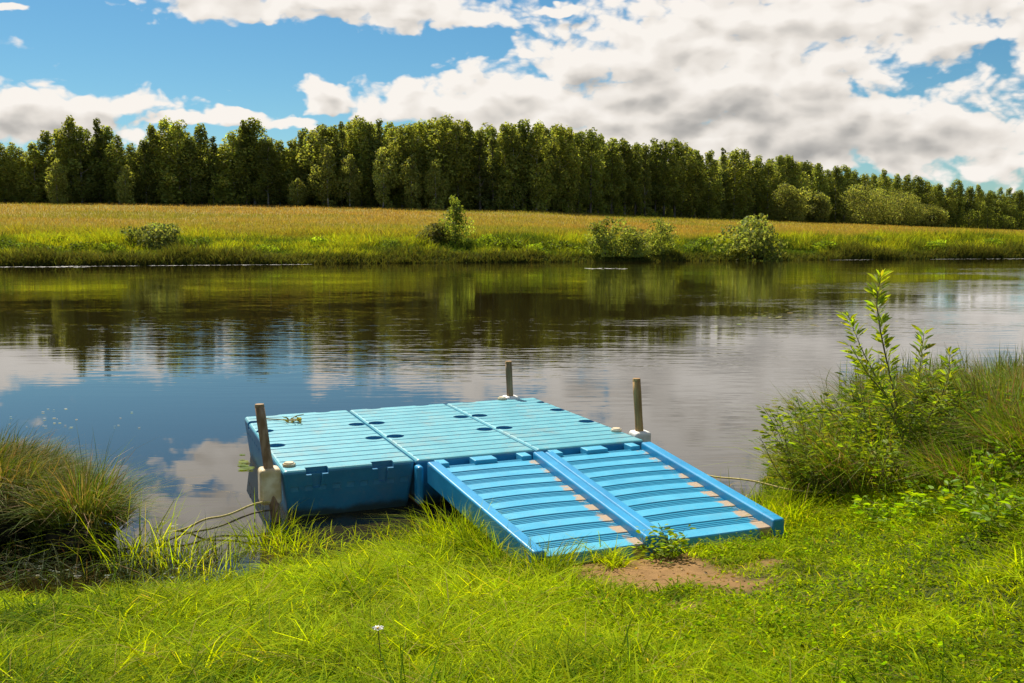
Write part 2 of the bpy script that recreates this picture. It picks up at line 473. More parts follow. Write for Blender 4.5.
def boolean(base_bm, cut_bm, name, mat, parent, self_=True):
    a = bm_obj(name + '_tmp', base_bm, mat); b = bm_obj('cutter_tmp', cut_bm, None)
    md = a.modifiers.new('b', 'BOOLEAN'); md.operation = 'DIFFERENCE'; md.object = b; md.solver = 'EXACT'; md.use_self = self_
    dg = bpy.context.evaluated_depsgraph_get()
    me = bpy.data.meshes.new_from_object(a.evaluated_get(dg))
    bpy.data.objects.remove(a); bpy.data.objects.remove(b)
    me.name = name
    ob = bpy.data.objects.new(name, me)
    if not me.materials: me.materials.append(mat)
    return link(ob, parent)

def deck_section(i, left, right, front):
    g = .006
    b = bmesh.new()
    add_box(b, (g, 0, -.14), (SW - g, SL, DH), .028, 3)
    for v in b.verts:                       # hull draws in towards its bottom
        if v.co.z < -.05:
            v.co.x += .05 if v.co.x < SW / 2 else -.05
            v.co.y += .09 if v.co.y < SL / 2 else -.09
    cu = bmesh.new()
    n = 15
    for k in range(1, n):
        v = SL * k / n
        add_box(cu, (.028, v - .010, DH - .011), (SW - .028, v + .010, DH + .02))
    def pocket(u, v, a, bb, dep=.07):
        M = Matrix.Translation((u, v, DH)) @ Matrix.Diagonal((a, bb, dep, 1))
        bmesh.ops.create_cone(cu, cap_ends=True, segments=16, radius1=.85, radius2=1, depth=2, matrix=M)
    for v in (.957, 1.62):
        if True:
            pocket(.095, v, .085, .085); pocket(SW - .095, v, .085, .085)
    for v in (2.1,):
        if left: pocket(.05, v, .075, .06)
        if right: pocket(SW - .05, v, .075, .06)
    for u in (.26, .77):
        pocket(u, SL - .02, .085, .05)
        if front:
            add_box(cu, (u - .085, -.05, DH - .045), (u + .085, .07, DH + .05))
            t = bmesh.new()
            add_box(t, (u - .05, -.05, DH - .15), (u + .05, .045, DH + .02))
            for q in t.verts:
                if q.co.z < DH - .1: q.co.x = u + (q.co.x - u) * .55
            tm = bpy.data.meshes.new('t'); t.to_mesh(tm); t.free(); cu.from_mesh(tm); bpy.data.meshes.remove(tm)
    for k in range(9):
        u = .09 + k * (SW - .18) / 8
        if front: add_box(cu, (u - .03, -.06, -.3), (u + .03, .028, DH - .13), 0)
    if left:
        for k in range(14):
            v = .2 + k * .155
            add_box(cu, (-.06, v - .025, -.3), (.02, v + .025, DH - .12))
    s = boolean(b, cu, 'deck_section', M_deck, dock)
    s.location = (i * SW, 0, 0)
    s.data.materials.append(M_hull_shade)
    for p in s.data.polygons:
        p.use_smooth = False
        p.material_index = 0 if (p.normal.z > .25 and p.center.z > DH - .02) else 1  # sides and pocket recesses take the darker blue; recess shade is in the colour
    return s
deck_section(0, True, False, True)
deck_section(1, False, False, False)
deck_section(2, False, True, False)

# ramp: two treads, each with side rails
RV0, RV1 = -.10, -1.95
RZ0, RZ1 = DH - .035, .165
def rz_at(v): return RZ0 + (RZ1 - RZ0) * (v - RV0) / (RV1 - RV0)
def ramp_section(u0, u1, rails):
    g = empty_part('ramp_section')
    ia, ib = u0, u1
    # tread: grooved groups, slightly bowed
    prof = []          # (v, dz)
    n = 9; Lr = RV0 - RV1; p = Lr / n
    for k in range(n):
        a = RV0 - k * p
        if k == 0: prof += [(a, -.012)]
        q = a - .012
        for j in range(3):
            w = .025
            prof += [(q, -.004), (q - .003, -.016), (q - .009, -.016), (q - .012, -.004)]
            q -= w
        prof += [(q + .004, -.003), (q - .004, .004), (a - p + .010, .004), (a - p + .004, -.003)]
    prof += [(RV1, 0)]
    prof = np.array(prof); nu = 15
    us = np.linspace(ia, ib, nu)
    bow = .034 * (1 - (2 * (us - ia) / (ib - ia) - 1) ** 2)
    vv = prof[:, 0][:, None] + bow[None, :] * np.sin(np.pi * (prof[:, 0] - RV0) / (RV1 - RV0))[:, None]
    uu = np.repeat(us[None, :], len(prof), 0)
    zz = rz_at(prof[:, 0])[:, None] + prof[:, 1][:, None] + 0 * uu
    m = len(prof)
    top = np.stack([uu, vv, zz], -1).reshape(-1, 3)
    # underside row + skirts
    bot = np.stack([uu, vv, rz_at(prof[:, 0])[:, None] - .075 + 0 * uu], -1).reshape(-1, 3)
    idx = (np.arange(m - 1)[:, None] * nu + np.arange(nu - 1)[None, :]).ravel()
    qt = np.stack([idx, idx + nu, idx + nu + 1, idx + 1], 1)
    o = m * nu
    qb = qt[:, ::-1] + o
    e = np.arange(nu - 1)
    f0 = np.stack([(m - 1) * nu + e, o + (m - 1) * nu + e, o + (m - 1) * nu + e + 1, (m - 1) * nu + e + 1], 1)
    f1 = np.stack([e, e + 1, o + e + 1, o + e], 1)
    r = np.arange(m - 1) * nu
    l0 = np.stack([r, o + r, o + r + nu, r + nu], 1); l1 = np.stack([r + nu - 1, r + 2 * nu - 1, o + r + 2 * nu - 1, o + r + nu - 1], 1)
    V = np.concatenate([top, bot])
    t = (V[:, 0] - ia) / (ib - ia)
    sand = .63 * sstep(.80, .97, t) + .24 * sstep(.2, .6, t) * sstep(-.4, -1.6, V[:, 1])
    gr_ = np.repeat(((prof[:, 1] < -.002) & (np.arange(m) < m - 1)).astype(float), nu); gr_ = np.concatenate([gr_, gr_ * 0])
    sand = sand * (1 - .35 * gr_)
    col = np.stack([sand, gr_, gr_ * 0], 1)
    mesh_np('tread', V, [np.concatenate([qt, qb, f0, f1, l0, l1])], M_ramp, col, parent=g)
    for (a, b, hh, drop) in rails:
        bmr = bmesh.new()
        add_box(bmr, (a, RV1 - .02, 0), (b, RV0 - .05, 1), 0)
        for v in bmr.verts:
            z = rz_at(v.co.y)
            v.co.z = z + hh if v.co.z > .5 else z - drop
        bmesh.ops.bevel(bmr, geom=list(bmr.edges), offset=.014, segments=3, profile=.5, affect='EDGES')
        bm_obj('side_rail', bmr, M_rail, g)
    # hinge: one tab between two open slots
    w = ib - ia
    bms = bmesh.new(); add_box(bms, (ia + .01, -.125, DH - .15), (ib - .01, -.004, DH - .105), .006, 2)
    bm_obj('hinge_strip', bms, M_rail, g)
    for a, b in ((ia + .005, ia + .09), (ia + .38 * w, ia + .62 * w), (ib - .09, ib - .005)):
        bmt = bmesh.new()
        add_box(bmt, (a, RV0 - .05, DH - .10), (b, -.018, DH - .010), .006, 2)
        bm_obj('hinge_tab', bmt, M_ramp, g)
    return g
def empty_part(name):
    o = bpy.data.objects.new(name, None); o.empty_display_size = .1
    return link(o, dock)
RA, RM, RB = 1.075, 2.065, 3.055
left_ramp = ramp_section(RA + .095, RM - .10, [(RA, RA + .093, .055, .12), (RM - .098, RM - .006, .060, .10)])
ramp_section(RM + .085, RB - .095, [(RM + .006, RM + .083, .052, .10), (RB - .093, RB, .060, .12)])
for ch in left_ramp.children:                    # this tread narrows a little towards the bank
    for v in ch.data.vertices:
        v.co.x += .12 * max(0., (RV0 - v.co.y) / (RV0 - RV1)) * min(1., max(0., (RM - v.co.x) / (RM - RA)))
# hook fittings on the free end of the joint
for (u, v) in ((1.045, -.07),):
    bmh = bmesh.new(); add_box(bmh, (u - .035, v - .05, .05), (u + .02, v + .05, DH - .03), .02, 3)
    bm_obj('hinge_bracket', bmh, M_rail, dock)

def pile_holder(u, v, mat, lugs, z0=.08):
    b = bmesh.new()
    add_box(b, (u - .075, v - .08, z0), (u + .085, v + .08, DH + .015), .03, 4)
    bm_obj('pile_holder', b, mat, dock, smooth=False)
    for (lu, lv) in lugs:
        b = bmesh.new()
        bmesh.ops.create_cone(b, cap_ends=True, segments=20, radius1=.055, radius2=.045, depth=.03, matrix=Matrix.Translation((lu, lv, DH + .016)))
        bmesh.ops.bevel(b, geom=[e for e in b.edges], offset=.01, segments=2, affect='EDGES')
        bm_obj('fixing_lug', b, M_cream, dock)
pile_holder(-.085, .11, M_cream, [(.075, .16)], .12)
pile_holder(3.20, .30, M_white, [(3.03, .42)])
pile_holder(2.845, SL + .115, M_white, [(2.70, SL - .02)])

# mooring posts
def post(base, top, r, mat, label):
    base, top = np.array(base, float), np.array(top, float)
    e = empty('mooring_post', base)
    d = top - base
    P = [d * t for t in np.linspace(-1.6, 1, 12)]
    P = np.array(P) + np.array([0, 0, 0])
    V, Q = tube_arrays([P], [np.full(12, r) * (1 + .03 * np.sin(np.arange(12) * 2.1))], 18)
    n = len(V); cap = np.array([P[-1] + unit(d) * .004])
    V = np.concatenate([V, cap]); last = 11 * 18
    T = np.array([[last + k, last + (k + 1) % 18, n] for k in range(18)])
    mesh_np('shaft', V, [Q, T], mat, parent=e, smooth=True)
    b = bmesh.new()
    bmesh.ops.create_cone(b, cap_ends=True, segments=20, radius1=r * 1.03, radius2=r * .92, depth=.022, matrix=Matrix.Translation(Vector(d) + Vector((0, 0, .004))))
    bm_obj('post_cap', b, M_tan if mat is not M_rust else M_greyw, e)
    return tag(e, label, 'post', 'mooring posts through the holders of the dock')
post(D2W(-.085, .10, DH), W(259.5, 406, 7.3), .036, M_rust, 'rusty brown mooring post leaning outward in the cream holder on the dock')
p = D2W(3.20, .30, DH); post(p, W(636.5, 380, p[1] + .02), .036, M_tan, 'tan wooden mooring post beside the top of the ramp')
p = D2W(2.845, SL + .11, DH); post(p, W(508.5, 362.5, p[1]), .036, M_greyw, 'grey brown mooring post at the far riverward edge of the dock')

# dry sprig lying on the deck
sp = empty('dry_sprig', D2W(.28, 2.0, DH + .004))
A = np.array([[-.16, .12, .006], [-.02, .05, .012], [.12, -.02, .014], [.22, -.05, .03]])
V, Q = tube_arrays([A, np.array([[.08, 0, .012], [.16, .05, .05], [.22, .06, .06]]), np.array([[.1, -.01, .012], [.16, -.08, .03], [.17, -.13, .03]])],
                   [np.full(4, .006), np.full(3, .004), np.full(3, .004)], 6)
mesh_np('stalk', V, [Q], noisy('dry_stalk', (.22, .17, .07), (.32, .26, .12), 30), parent=sp)
n = 26
LP = np.array([.15, -.01, .02]) + RNG.normal(0, [.045, .045, .012], (n, 3)); LP[:, 2] = np.abs(LP[:, 2]) + .004
Vv, q, _, cc = leaf_quads(LP, RNG.normal(0, 1, (n, 3)) * [1, 1, .35], np.full(n, .06), np.full(n, .02), jit((.22, .18, .07), n))
mesh_np('leaves', Vv, [q], M_leaf, cc, parent=sp)
tag(sp, 'dry uprooted weed sprig lying on the blue deck', 'plant')

# ropes
def rope(pts, r, mat, label):
    pts = np.array(pts, float)
    o = pts[0].copy()
    t = np.linspace(0, len(pts) - 1, 40)
    P = np.stack([np.interp(t, np.arange(len(pts)), pts[:, k]) for k in range(3)], 1) - o
    P[:, 2] += .012 * np.sin(t * 5); P[:, 1] += .01 * np.sin(t * 3.3)
    V, Q = tube_arrays([P], [np.full(40, r)], 8)
    ob = mesh_np('mooring_rope', V, [Q], mat, smooth=True)
    ob.location = o
    return tag(ob, label, 'rope')
rope([D2W(-.10, .0, .16), W(225, 514, 7.0), W(190, 526, 6.95), W(140, 540, 6.85)], .008, M_rope, 'pale yellow rope from the cream holder to the sedge tussock')
rope([D2W(-.09, .02, .09), W(215, 526, 6.9), W(160, 543, 6.6), W(120, 552, 6.5)], .007, M_rope2, 'dark rope just above the water beside the pale yellow one')
rope([D2W(3.07, .02, .22), W(712, 475, 7.9), W(780, 487, 7.5), W(858, 498, 7.0), W(885, 508, 6.8)], .007, M_rope, 'yellow rope running from the dock into the leafy shrubs')

# ------------------------------------------------------------------ foreground grass
def under_ramp(x, y, m=.0):
    u, v = W2D(x, y)
    return (u > RA - m) & (u < RB + m) & (v > RV1 - .02 - m) & (v < 3)
def on_dock(x, y):
    u, v = W2D(x, y)
    return (u > -.22) & (u < 3.3) & (v > -.05) & (v < 2.7)

def scatter(n, x0, x1, y0, y1):
    return RNG.uniform(x0, x1, n), RNG.uniform(y0, y1, n)

G_young = np.array([.235, .335, .003]); G_yel = np.array([.41, .435, .006]); G_dark = np.array([.042, .095, .003]); G_dry = np.array([.30, .25, .07])
def grass_cols(x, y, n, k=1., tc=0.):
    f = fbm(x * 1.2, y * 1.2, 51)[:, None]; g = fbm(x * 4, y * 4, 55)[:, None]
    t = np.clip((f - .32) * 2.2 + (g - .5) * 1.6 + RNG.normal(0, .15, (n, 1)), 0, 1)
    c = G_dark * (1 - t) + G_young * t
    t2 = np.clip(RNG.normal(.25, .35, (n, 1)) + (f - .5), 0, 1); c = c * (1 - t2) + (c * .3 + G_yel * .7) * t2
    c = c * np.exp(np.asarray(tc) * .8).reshape(-1, 1)
    dry = RNG.uniform(0, 1, n) < .05; c[dry] = G_dry
    return jit(c, n, .08, .04) * k

parts = []
def grass_patch(n, x0, x1, y0, y1, hmin, hmax, tall=1., wid=(.004, .007)):
    k_ = 13; n = n // k_ * k_
    tx, ty = scatter(n // k_, x0, x1, y0, y1)
    ta = RNG.uniform(0, 2 * np.pi, len(tx)); th_ = np.exp(np.clip(RNG.normal(0, .2, len(tx)), -1, .3)); tc_ = RNG.normal(0, .26, len(tx))
    tl_ = RNG.uniform(0, .5, len(tx))
    ox, oy = RNG.normal(0, .030, len(tx) * k_), RNG.normal(0, .030, len(tx) * k_)
    x = np.repeat(tx, k_) + ox; y = np.repeat(ty, k_) + oy
    ang0 = np.arctan2(oy, ox); ta, th_, tc_, tl_ = (np.repeat(q, k_) for q in (ta, th_, tc_, tl_))
    d = shore(x) - y
    keep = (d > -.10 + .25 * (fbm(x * 2.5, y * 2.5, 61) - .4)) & ~under_ramp(x, y, .01) & ~on_dock(x, y)
    keep &= RNG.uniform(0, 1, n) > sand_mask(x, y) * 1.08
    # trodden ground beside the sandy patch is thinner
    r = np.sqrt(((x - 1.4) / 1.5) ** 2 + ((y - 5.0) / 1.1) ** 2)
    trod = 1 - sstep(.4, 1.3, r + .8 * (fbm(x * 1.6, y * 1.6, 63) - .5))
    keep &= RNG.uniform(0, 1, n) > trod * .3
    x, y, trod, ang0, ta, th_, tc_, tl_ = (q[keep] for q in (x, y, trod, ang0, ta, th_, tc_, tl_)); n = len(x)
    z = ground_z(x, y)
    cl = fbm(x * 1.7, y * 1.7, 65)
    right = sstep(-.1, .9, x - (y - 4) * .12)
    cl2 = fbm(x * 3.2, y * 3.2, 68)
    h = RNG.uniform(hmin, hmax, n) * (.25 + .9 * cl + .95 * cl2) * (1 - .52 * right) * (1 - .3 * trod)
    h = h * (1 + .35 * sstep(2.1, 3., x))
    wave = 2 * np.pi * fbm(x * .8 + 5, y * .8, 67) * 2.2
    vx = np.cos(ang0) + .8 * tl_ * 2 * np.cos(ta) + .35 * np.cos(wave); vy = np.sin(ang0) + .8 * tl_ * 2 * np.sin(ta) + .35 * np.sin(wave)
    ang = np.arctan2(vy, vx) + RNG.normal(0, .5, n); h = h * th_
    lean = np.clip(RNG.normal(.5, .28, n), 0, 1.2); droop = np.clip(RNG.normal(1.0, .4, n), .2, 1.9); h = h * (.55 + .45 * sstep(.0, .9, shore(x) - y))
    w = RNG.uniform(*wid, n)
    face = RNG.uniform(0, np.pi, n)
    c = grass_cols(x, y, n, 1., tc_)
    c = c * (1 - .06 * right[:, None]) 
    parts.append(blades(np.stack([x, y, z - .01], 1), h, w, ang, lean, droop, c, face))
grass_patch(135000, -3.6, 1.2, 2.7, 7.2, .08, .23, wid=(.0045, .011))
grass_patch(105000, .4, 4.6, 2.7, 9.0, .09, .24, wid=(.0045, .011))
grass_patch(50000, -3.6, 4.6, 2.7, 9.0, .05, .14, wid=(.006, .011))
# more grass right against the ramp's open side and along the water's edge
def edge_clump(px, py, d, n, rad, h0, h1, tint=1.):
    c0 = W(px, py, d)
    x = c0[0] + RNG.normal(0, rad, n); y = c0[1] + RNG.normal(0, rad, n)
    k = ~under_ramp(x, y, .0) & ~on_dock(x, y); x, y = x[k], y[k]; n = len(x)
    z = np.maximum(ground_z(x, y), -.06)
    ang = np.arctan2(y - c0[1], x - c0[0]) + RNG.normal(0, .7, n)
    h = RNG.uniform(h0, h1, n)
    parts.append(blades(np.stack([x, y, z - .01], 1), h, RNG.uniform(.005, .009, n), ang, np.clip(RNG.normal(.3, .15, n), 0, 1), np.clip(RNG.normal(.6, .4, n), 0, 1.5), grass_cols(x, y, n, tint), RNG.uniform(0, np.pi, n)))
for px, d, n, h0, h1 in [(455, 6.45, 380, .2, .45), (490, 6.15, 420, .2, .42), (430, 6.5, 220, .15, .32), (400, 6.65, 100, .12, .26), (515, 5.95, 420, .16, .36), (540, 5.72, 380, .12, .28),
                         (370, 6.7, 40, .12, .22), (345, 6.62, 50, .12, .22), (310, 6.55, 90, .15, .3), (285, 6.55, 110, .15, .32), (268, 6.8, 70, .2, .4), (265, 6.6, 120, .15, .35),
                         (122, 6.3, 50, .3, .6), (140, 6.3, 60, .3, .65), (155, 6.3, 45, .25, .5), (180, 6.2, 80, .2, .4), (215, 6.15, 70, .15, .35),
                         (700, 7.9, 40, .15, .35), (735, 7.3, 90, .15, .4), (760, 7.0, 160, .15, .4), (790, 6.9, 200, .15, .35)]:
    edge_clump(px, 540, d, n, .10, h0, h1, .95)
V, polys, cc = merge(parts)
gr = mesh_np('bank_grass', V, polys, M_grass, cc)
tag(gr, 'bright yellow green grass covering the near bank around the ramp', 'grass', kind='stuff')

# small round-leaved ground cover and clover in the trodden part
parts = []
n = 30000
x, y = scatter(n, -.4, 4.4, 2.7, 7.6)
k = (shore(x) - y > .1) & ~under_ramp(x, y, .02) & (RNG.uniform(0, 1, n) > sand_mask(x, y) * 1.02) & (fbm(x * 2.2, y * 2.2, 71) > .40)
x, y = x[k], y[k]; n = len(x)
P = np.stack([x, y, ground_z(x, y) + RNG.uniform(.01, .11, n)], 1)
a = RNG.uniform(0, 2 * np.pi, n)
D = np.stack([np.cos(a), np.sin(a), RNG.uniform(-.15, .5, n)], 1)
L_ = RNG.uniform(.012, .028, n)
parts.append(leaf_quads(P, D, L_, L_ * RNG.uniform(.45, .8, n), jit((.15, .23, .006), n, .25, .08)))
V, polys, cc = merge(parts)
tag(mesh_np('clover_cover', V, polys, M_grass, cc), 'low broad leaved clover and weeds in the trodden grass', 'ground cover', kind='stuff')

# crumbs of soil and straw on the sandy patch
n = 500
x, y = scatter(n, .2, 1.7, 5.1, 6.2); k = sand_mask(x, y) > .3; x, y = x[k], y[k]; n = len(x)
P = np.stack([x, y, ground_z(x, y) + .004], 1); a = RNG.uniform(0, 6.28, n)
V, q, _, cc = leaf_quads(P, np.stack([np.cos(a), np.sin(a), .1 + 0 * a], 1), RNG.uniform(.008, .035, n), RNG.uniform(.004, .014, n), jit((.16, .11, .055), n, .5))
tag(mesh_np('sand_litter', V, [q], M_leaf, cc), 'straw and soil crumbs on the bare sandy patch', 'litter', kind='stuff')

# white flower in the grass
fp = W(378, 629, 3.82); fz = float(ground_z(fp[0], fp[1]))
fl = empty('white_flower', (fp[0], fp[1], fz))
V, Q = tube_arrays([np.array([[0, 0, 0], [.01, 0, (fp[2] - fz) * .5], [0, 0, fp[2] - fz]])], [np.full(3, .002)], 6)
mesh_np('stem', V, [Q], M_stem, parent=fl)
n = 12; a = np.arange(n) * 2 * np.pi / n
V, q, _, cc = leaf_quads(np.tile([0, 0, fp[2] - fz], (n, 1)).astype(float), np.stack([np.cos(a), np.sin(a) , .35 + 0 * a], 1), np.full(n, .028), np.full(n, .013), np.tile([.8, .8, .78], (n, 1)))
mesh_np('petals', V, [q], M_white, parent=fl)
b = bmesh.new(); bmesh.ops.create_uvsphere(b, u_segments=10, v_segments=6, radius=.006, matrix=Matrix.Translation((0, 0, fp[2] - fz + .004)))
bm_obj('flower_centre', b, noisy('yolk', (.6, .4, .04), (.7, .5, .06), 40), fl)
tag(fl, 'single white daisy in the bright grass before the dock', 'flower')

# ------------------------------------------------------------------ sedge tussock on the left
def tussock(name, cx, cy, rx, ry, top, n, label, hmin=.14, hmax=.36, col=(.095, .135, .014), parts_dark=True):
    e = empty(name, (cx, cy, 0))
    b = bmesh.new()
    bmesh.ops.create_icosphere(b, subdivisions=4, radius=1)
    for v in b.verts:
        k = 1 + .25 * (float(fbm(v.co.x * 2 + 3, v.co.y * 2 + v.co.z * 2, 81)) - .5)
        v.co = Vector((v.co.x * rx * .8 * k, v.co.y * ry * .8 * k, (v.co.z * .5 + .28) * top * k))
    bm_obj('root_mound', b, M_peat, e, smooth=True)
    r = np.sqrt(RNG.uniform(0, 1, n)); a = RNG.uniform(0, 2 * np.pi, n)
    k = r * np.sin(a) > -.62 + .3 * (fbm(r * np.cos(a) * 3, 0 * a, 89) - .5); r, a = r[k], a[k]; n = len(r)
    x, y = r * np.cos(a), r * np.sin(a)
    z = top * .72 * np.sqrt(np.clip(1 - (r * .9) ** 2, 0, 1)) + .05 + .12 * (fbm(x * 3, y * 3, 83) - .5)
    ang = np.arctan2(y * rx, x * ry) + RNG.normal(0, .55, n)
    h = RNG.uniform(hmin, hmax, n) * (.7 + .6 * fbm(x * 4, y * 4, 87))
    h = h * (1 - .4 * sstep(.3, .95, x))
    lean = .25 + .55 * r + RNG.normal(0, .15, n); droop = np.clip(.35 + .55 * r + RNG.normal(0, .3, n), 0, 1.5)
    up = RNG.uniform(0, 1, n) < .22; lean[up] *= .4; droop[up] *= .4; h[up] *= RNG.uniform(.7, 1.45, up.sum())
    P = np.stack([x * rx, y * ry, z], 1)
    c0 = jit(col, n, .28, .12); dr = RNG.uniform(0, 1, n) < .30; c0[dr] = jit((.26, .19, .085), dr.sum(), .25)
    V, q, t, cc = blades(P, h, RNG.uniform(.0045, .008, n), ang, np.clip(lean, 0, 1.2), droop, c0, RNG.uniform(0, np.pi, n))
    mesh_np('blades', V, [q, t], M_tuss, cc, parent=e)
    return tag(e, label, 'grass tussock')
tussock('sedge_tussock', -4.15, 6.95, 1.05, .72, .44, 24000, 'big overhanging sedge tussock standing in the water left of the dock')
tussock('sedge_tussock', -3.0, 6.65, .28, .28, .18, 2000, 'small low sedge tuft at the water end of the big tussock', .25, .5)

# dark marsh stalks in the shallows below the tussock
n = 1200
x = RNG.uniform(-4.4, -1.9, n); y = RNG.uniform(5.7, 6.5, n)
k = (shore(x) - y < .05); x, y = x[k], y[k]; n = len(x)
c0 = jit((.035, .055, .010), n, .35); dr = RNG.uniform(0, 1, n) < .10; c0[dr] = jit((.17, .12, .05), dr.sum(), .3)
V, q, t, cc = blades(np.stack([x, y, np.full(n, -.03)], 1), RNG.uniform(.06, .36, n), RNG.uniform(.004, .009, n), RNG.uniform(0, 6.28, n), RNG.uniform(.1, 1., n), RNG.uniform(0, 1.3, n), c0)
tag(mesh_np('marsh_stalks', V, [q, t], M_tuss, cc), 'dark marsh stalks in the shallows below the tussock', 'marsh plants', kind='stuff')

# ------------------------------------------------------------------ shrubs and herbs on the right bank
def stem_paths(n, h, spread, rng, base_r=.05, wob=.04):
    out = []
    for i in range(n):
        a = rng.uniform(0, 2 * np.pi); r0 = base_r * math.sqrt(rng.uniform(0, 1))
        lean = spread * math.sqrt(rng.uniform(0, 1)); hh = h * rng.uniform(.6, 1.) * (1 - .25 * lean / max(spread, .01))
        t = np.linspace(0, 1, 8)
        P = np.stack([np.cos(a) * (r0 + lean * t ** 1.3), np.sin(a) * (r0 + lean * t ** 1.3), hh * t - .03], 1)
        P[:, 0] += wob * np.sin(t * 5 + rng.uniform(0, 6)) * t; P[:, 1] += wob * np.sin(t * 4 + rng.uniform(0, 6)) * t
        out.append(P)
    return out

def leaves_on(paths, per, L0, L1, ratio, col, rng, t0=.2, out=.9, up=.5, amt=.22, side=0.):
    Ps, Ds = [], []
    for P in paths:
        t = np.sort(rng.uniform(t0, 1, per)); f = t * (len(P) - 1); i = np.minimum(f.astype(int), len(P) - 2); w = (f - i)[:, None]
        p = P[i] * (1 - w) + P[i + 1] * w; tg = unit(P[i + 1] - P[i])
        a = rng.uniform(0, 2 * np.pi, per)
        d = np.stack([np.cos(a), np.sin(a), 0 * a], 1) * out + tg * up + np.array([0, 0, -.1])
        if side: p = p + d * rng.uniform(0, side, (per, 1))
        Ps.append(p); Ds.append(d)
    P = np.concatenate(Ps); D = np.concatenate(Ds); n = len(P)
    L_ = rng.uniform(L0, L1, n)
    return leaf_quads(P, D, L_, L_ * ratio * rng.uniform(.8, 1.2, n), jit(col, n, amt, .08, rng), rng=rng)

def herb(name, x, y, h, spread, ns, per, L0, L1, ratio, col, label, cat='shrub', base_r=.1, r=.005, side=.06, seed=0, group=None):
    rng = np.random.default_rng(100 + seed)
    e = empty(name, (x, y, float(ground_z(x, y))))
    paths = stem_paths(ns, h, spread, rng, base_r)
    V, Q = tube_arrays(paths, [np.linspace(r, r * .35, 8)] * len(paths), 5)
    mesh_np('stems', V, [Q], M_stem, parent=e, smooth=True)
    V, q, _, cc = leaves_on(paths, per, L0, L1, ratio, col, rng, side=side)
    mesh_np('leaves', V, [q], M_leaf, cc, parent=e)
    return tag(e, label, cat, group)
HG = 'leafy shrubs on the right bank'
herb('leafy_shrub', 2.38, 7.35, .88, .42, 40, 44, .04, .085, .26, (.14, .19, .018), 'bushy green shrub nearest the free end of the ramp', seed=1, base_r=.22, group=HG)
herb('leafy_shrub', 3.02, 7.5, 1.05, .42, 40, 46, .045, .09, .24, (.12, .17, .02), 'tall green shrub below the willow sapling', seed=2, base_r=.22, group=HG)
herb('leafy_shrub', 2.75, 6.75, .62, .36, 34, 34, .035, .07, .28, (.16, .22, .014), 'low bright shrub in front of the willow sapling', seed=3, base_r=.2, group=HG)
herb('leafy_shrub', 3.35, 6.7, .60, .42, 36, 34, .04, .08, .26, (.08, .12, .012), 'low dark shrub at the right bank among long grass', seed=4, base_r=.22, group=HG)
herb('leafy_shrub', 2.62, 8.2, .62, .34, 24, 30, .035, .07, .26, (.14, .19, .02), 'small shrub over the water behind the ramp shrub', seed=5, base_r=.18, group=HG)
herb('leafy_shrub', 3.7, 8.2, .85, .45, 30, 34, .04, .085, .24, (.11, .15, .02), 'olive shrub between the sapling and the reeds', seed=6, base_r=.22, group=HG)
herb('leafy_weed', .95, 6.02, .25, .11, 18, 20, .025, .055, .36, (.16, .24, .010), 'weed clump against the lower end of the middle ramp rail', 'weed', seed=7, base_r=.08, r=.003)
for i, (px, d, h, l) in enumerate([(985, 5.6, .30, 'bright leafy herb in front of the dark low shrub at the right edge'), (1012, 5.1, .26, 'bright leafy herb nearest the right bottom corner'),
                                   (945, 5.9, .24, 'small bright herb in the lawn before the shrubs'), (1030, 5.8, .34, 'tall bright herb at the right edge of the lawn'), (900, 6.2, .2, 'low bright herb at the foot of the sapling shrubs')]):
    herb('leafy_weed', pxs(px) * d, d, h, .2, 22, 16, .035, .075, .36, (.16, .25, .008), l, 'weed', base_r=.09, r=.003, seed=20 + i, group='bright herbs in the lawn')
# long olive grass between the shrubs
def tuft(x, y, rad, n, h0, h1, col, label, seed):
    rng = np.random.default_rng(300 + seed)
    e = empty('long_grass_tuft', (x, y, float(ground_z(x, y))))
    a = rng.uniform(0, 2 * np.pi, n); r = rad * np.sqrt(rng.uniform(0, 1, n))
    P = np.stack([r * np.cos(a), r * np.sin(a), np.full(n, -.03)], 1)
    c0 = jit(col, n, .25, .1, rng); dr = rng.uniform(0, 1, n) < .3; c0[dr] = jit((.24, .17, .07), dr.sum(), .25, rng=rng)
    V, q, t, cc = blades(P, rng.uniform(h0, h1, n), rng.uniform(.006, .010, n), a + rng.normal(0, .6, n), np.clip(.15 + .4 * r / rad + rng.normal(0, .12, n), 0, 1), np.clip(rng.normal(.55, .35, n), 0, 1.4), c0, rng.uniform(0, np.pi, n))
    mesh_np('blades', V, [q, t], M_tuss, cc, parent=e)
    return tag(e, label, 'grass tuft', 'long grass tufts on the right bank')
tuft(3.75, 7.35, .45, 2600, .4, .85, (.13, .19, .016), 'olive long grass tuft right of the willow sapling', 1)
tuft(4.6, 8.6, .6, 2600, .4, .85, (.12, .16, .02), 'brownish long grass tuft before the reed bed', 2)
tuft(4.1, 9.6, .5, 2400, .45, .85, (.14, .19, .018), 'yellow green long grass tuft at the water edge', 3)
tuft(5.4, 9.9, .7, 2400, .4, .75, (.13, .17, .02), 'dry looking long grass tuft far along the right bank', 4)
tuft(3.55, 6.2, .4, 2200, .25, .55, (.17, .27, .006), 'bright wide bladed grass tuft at the right of the lawn', 5)
tuft(3.0, 6.15, .3, 1400, .2, .42, (.17, .27, .006), 'small bright grass tuft before the dark low shrub', 6)

tuft(2.48, 7.6, .25, 1000, .3, .6, (.17, .23, .012), 'light green grass tuft at the water beside the ramp', 7)
tuft(2.75, 7.2, .4, 1100, .35, .8, (.16, .24, .010), 'fresh green grass tuft among the shrubs by the sapling', 8)
tuft(3.3, 8.6, .5, 1500, .4, .8, (.15, .20, .016), 'tall green grass tuft behind the sapling', 9)
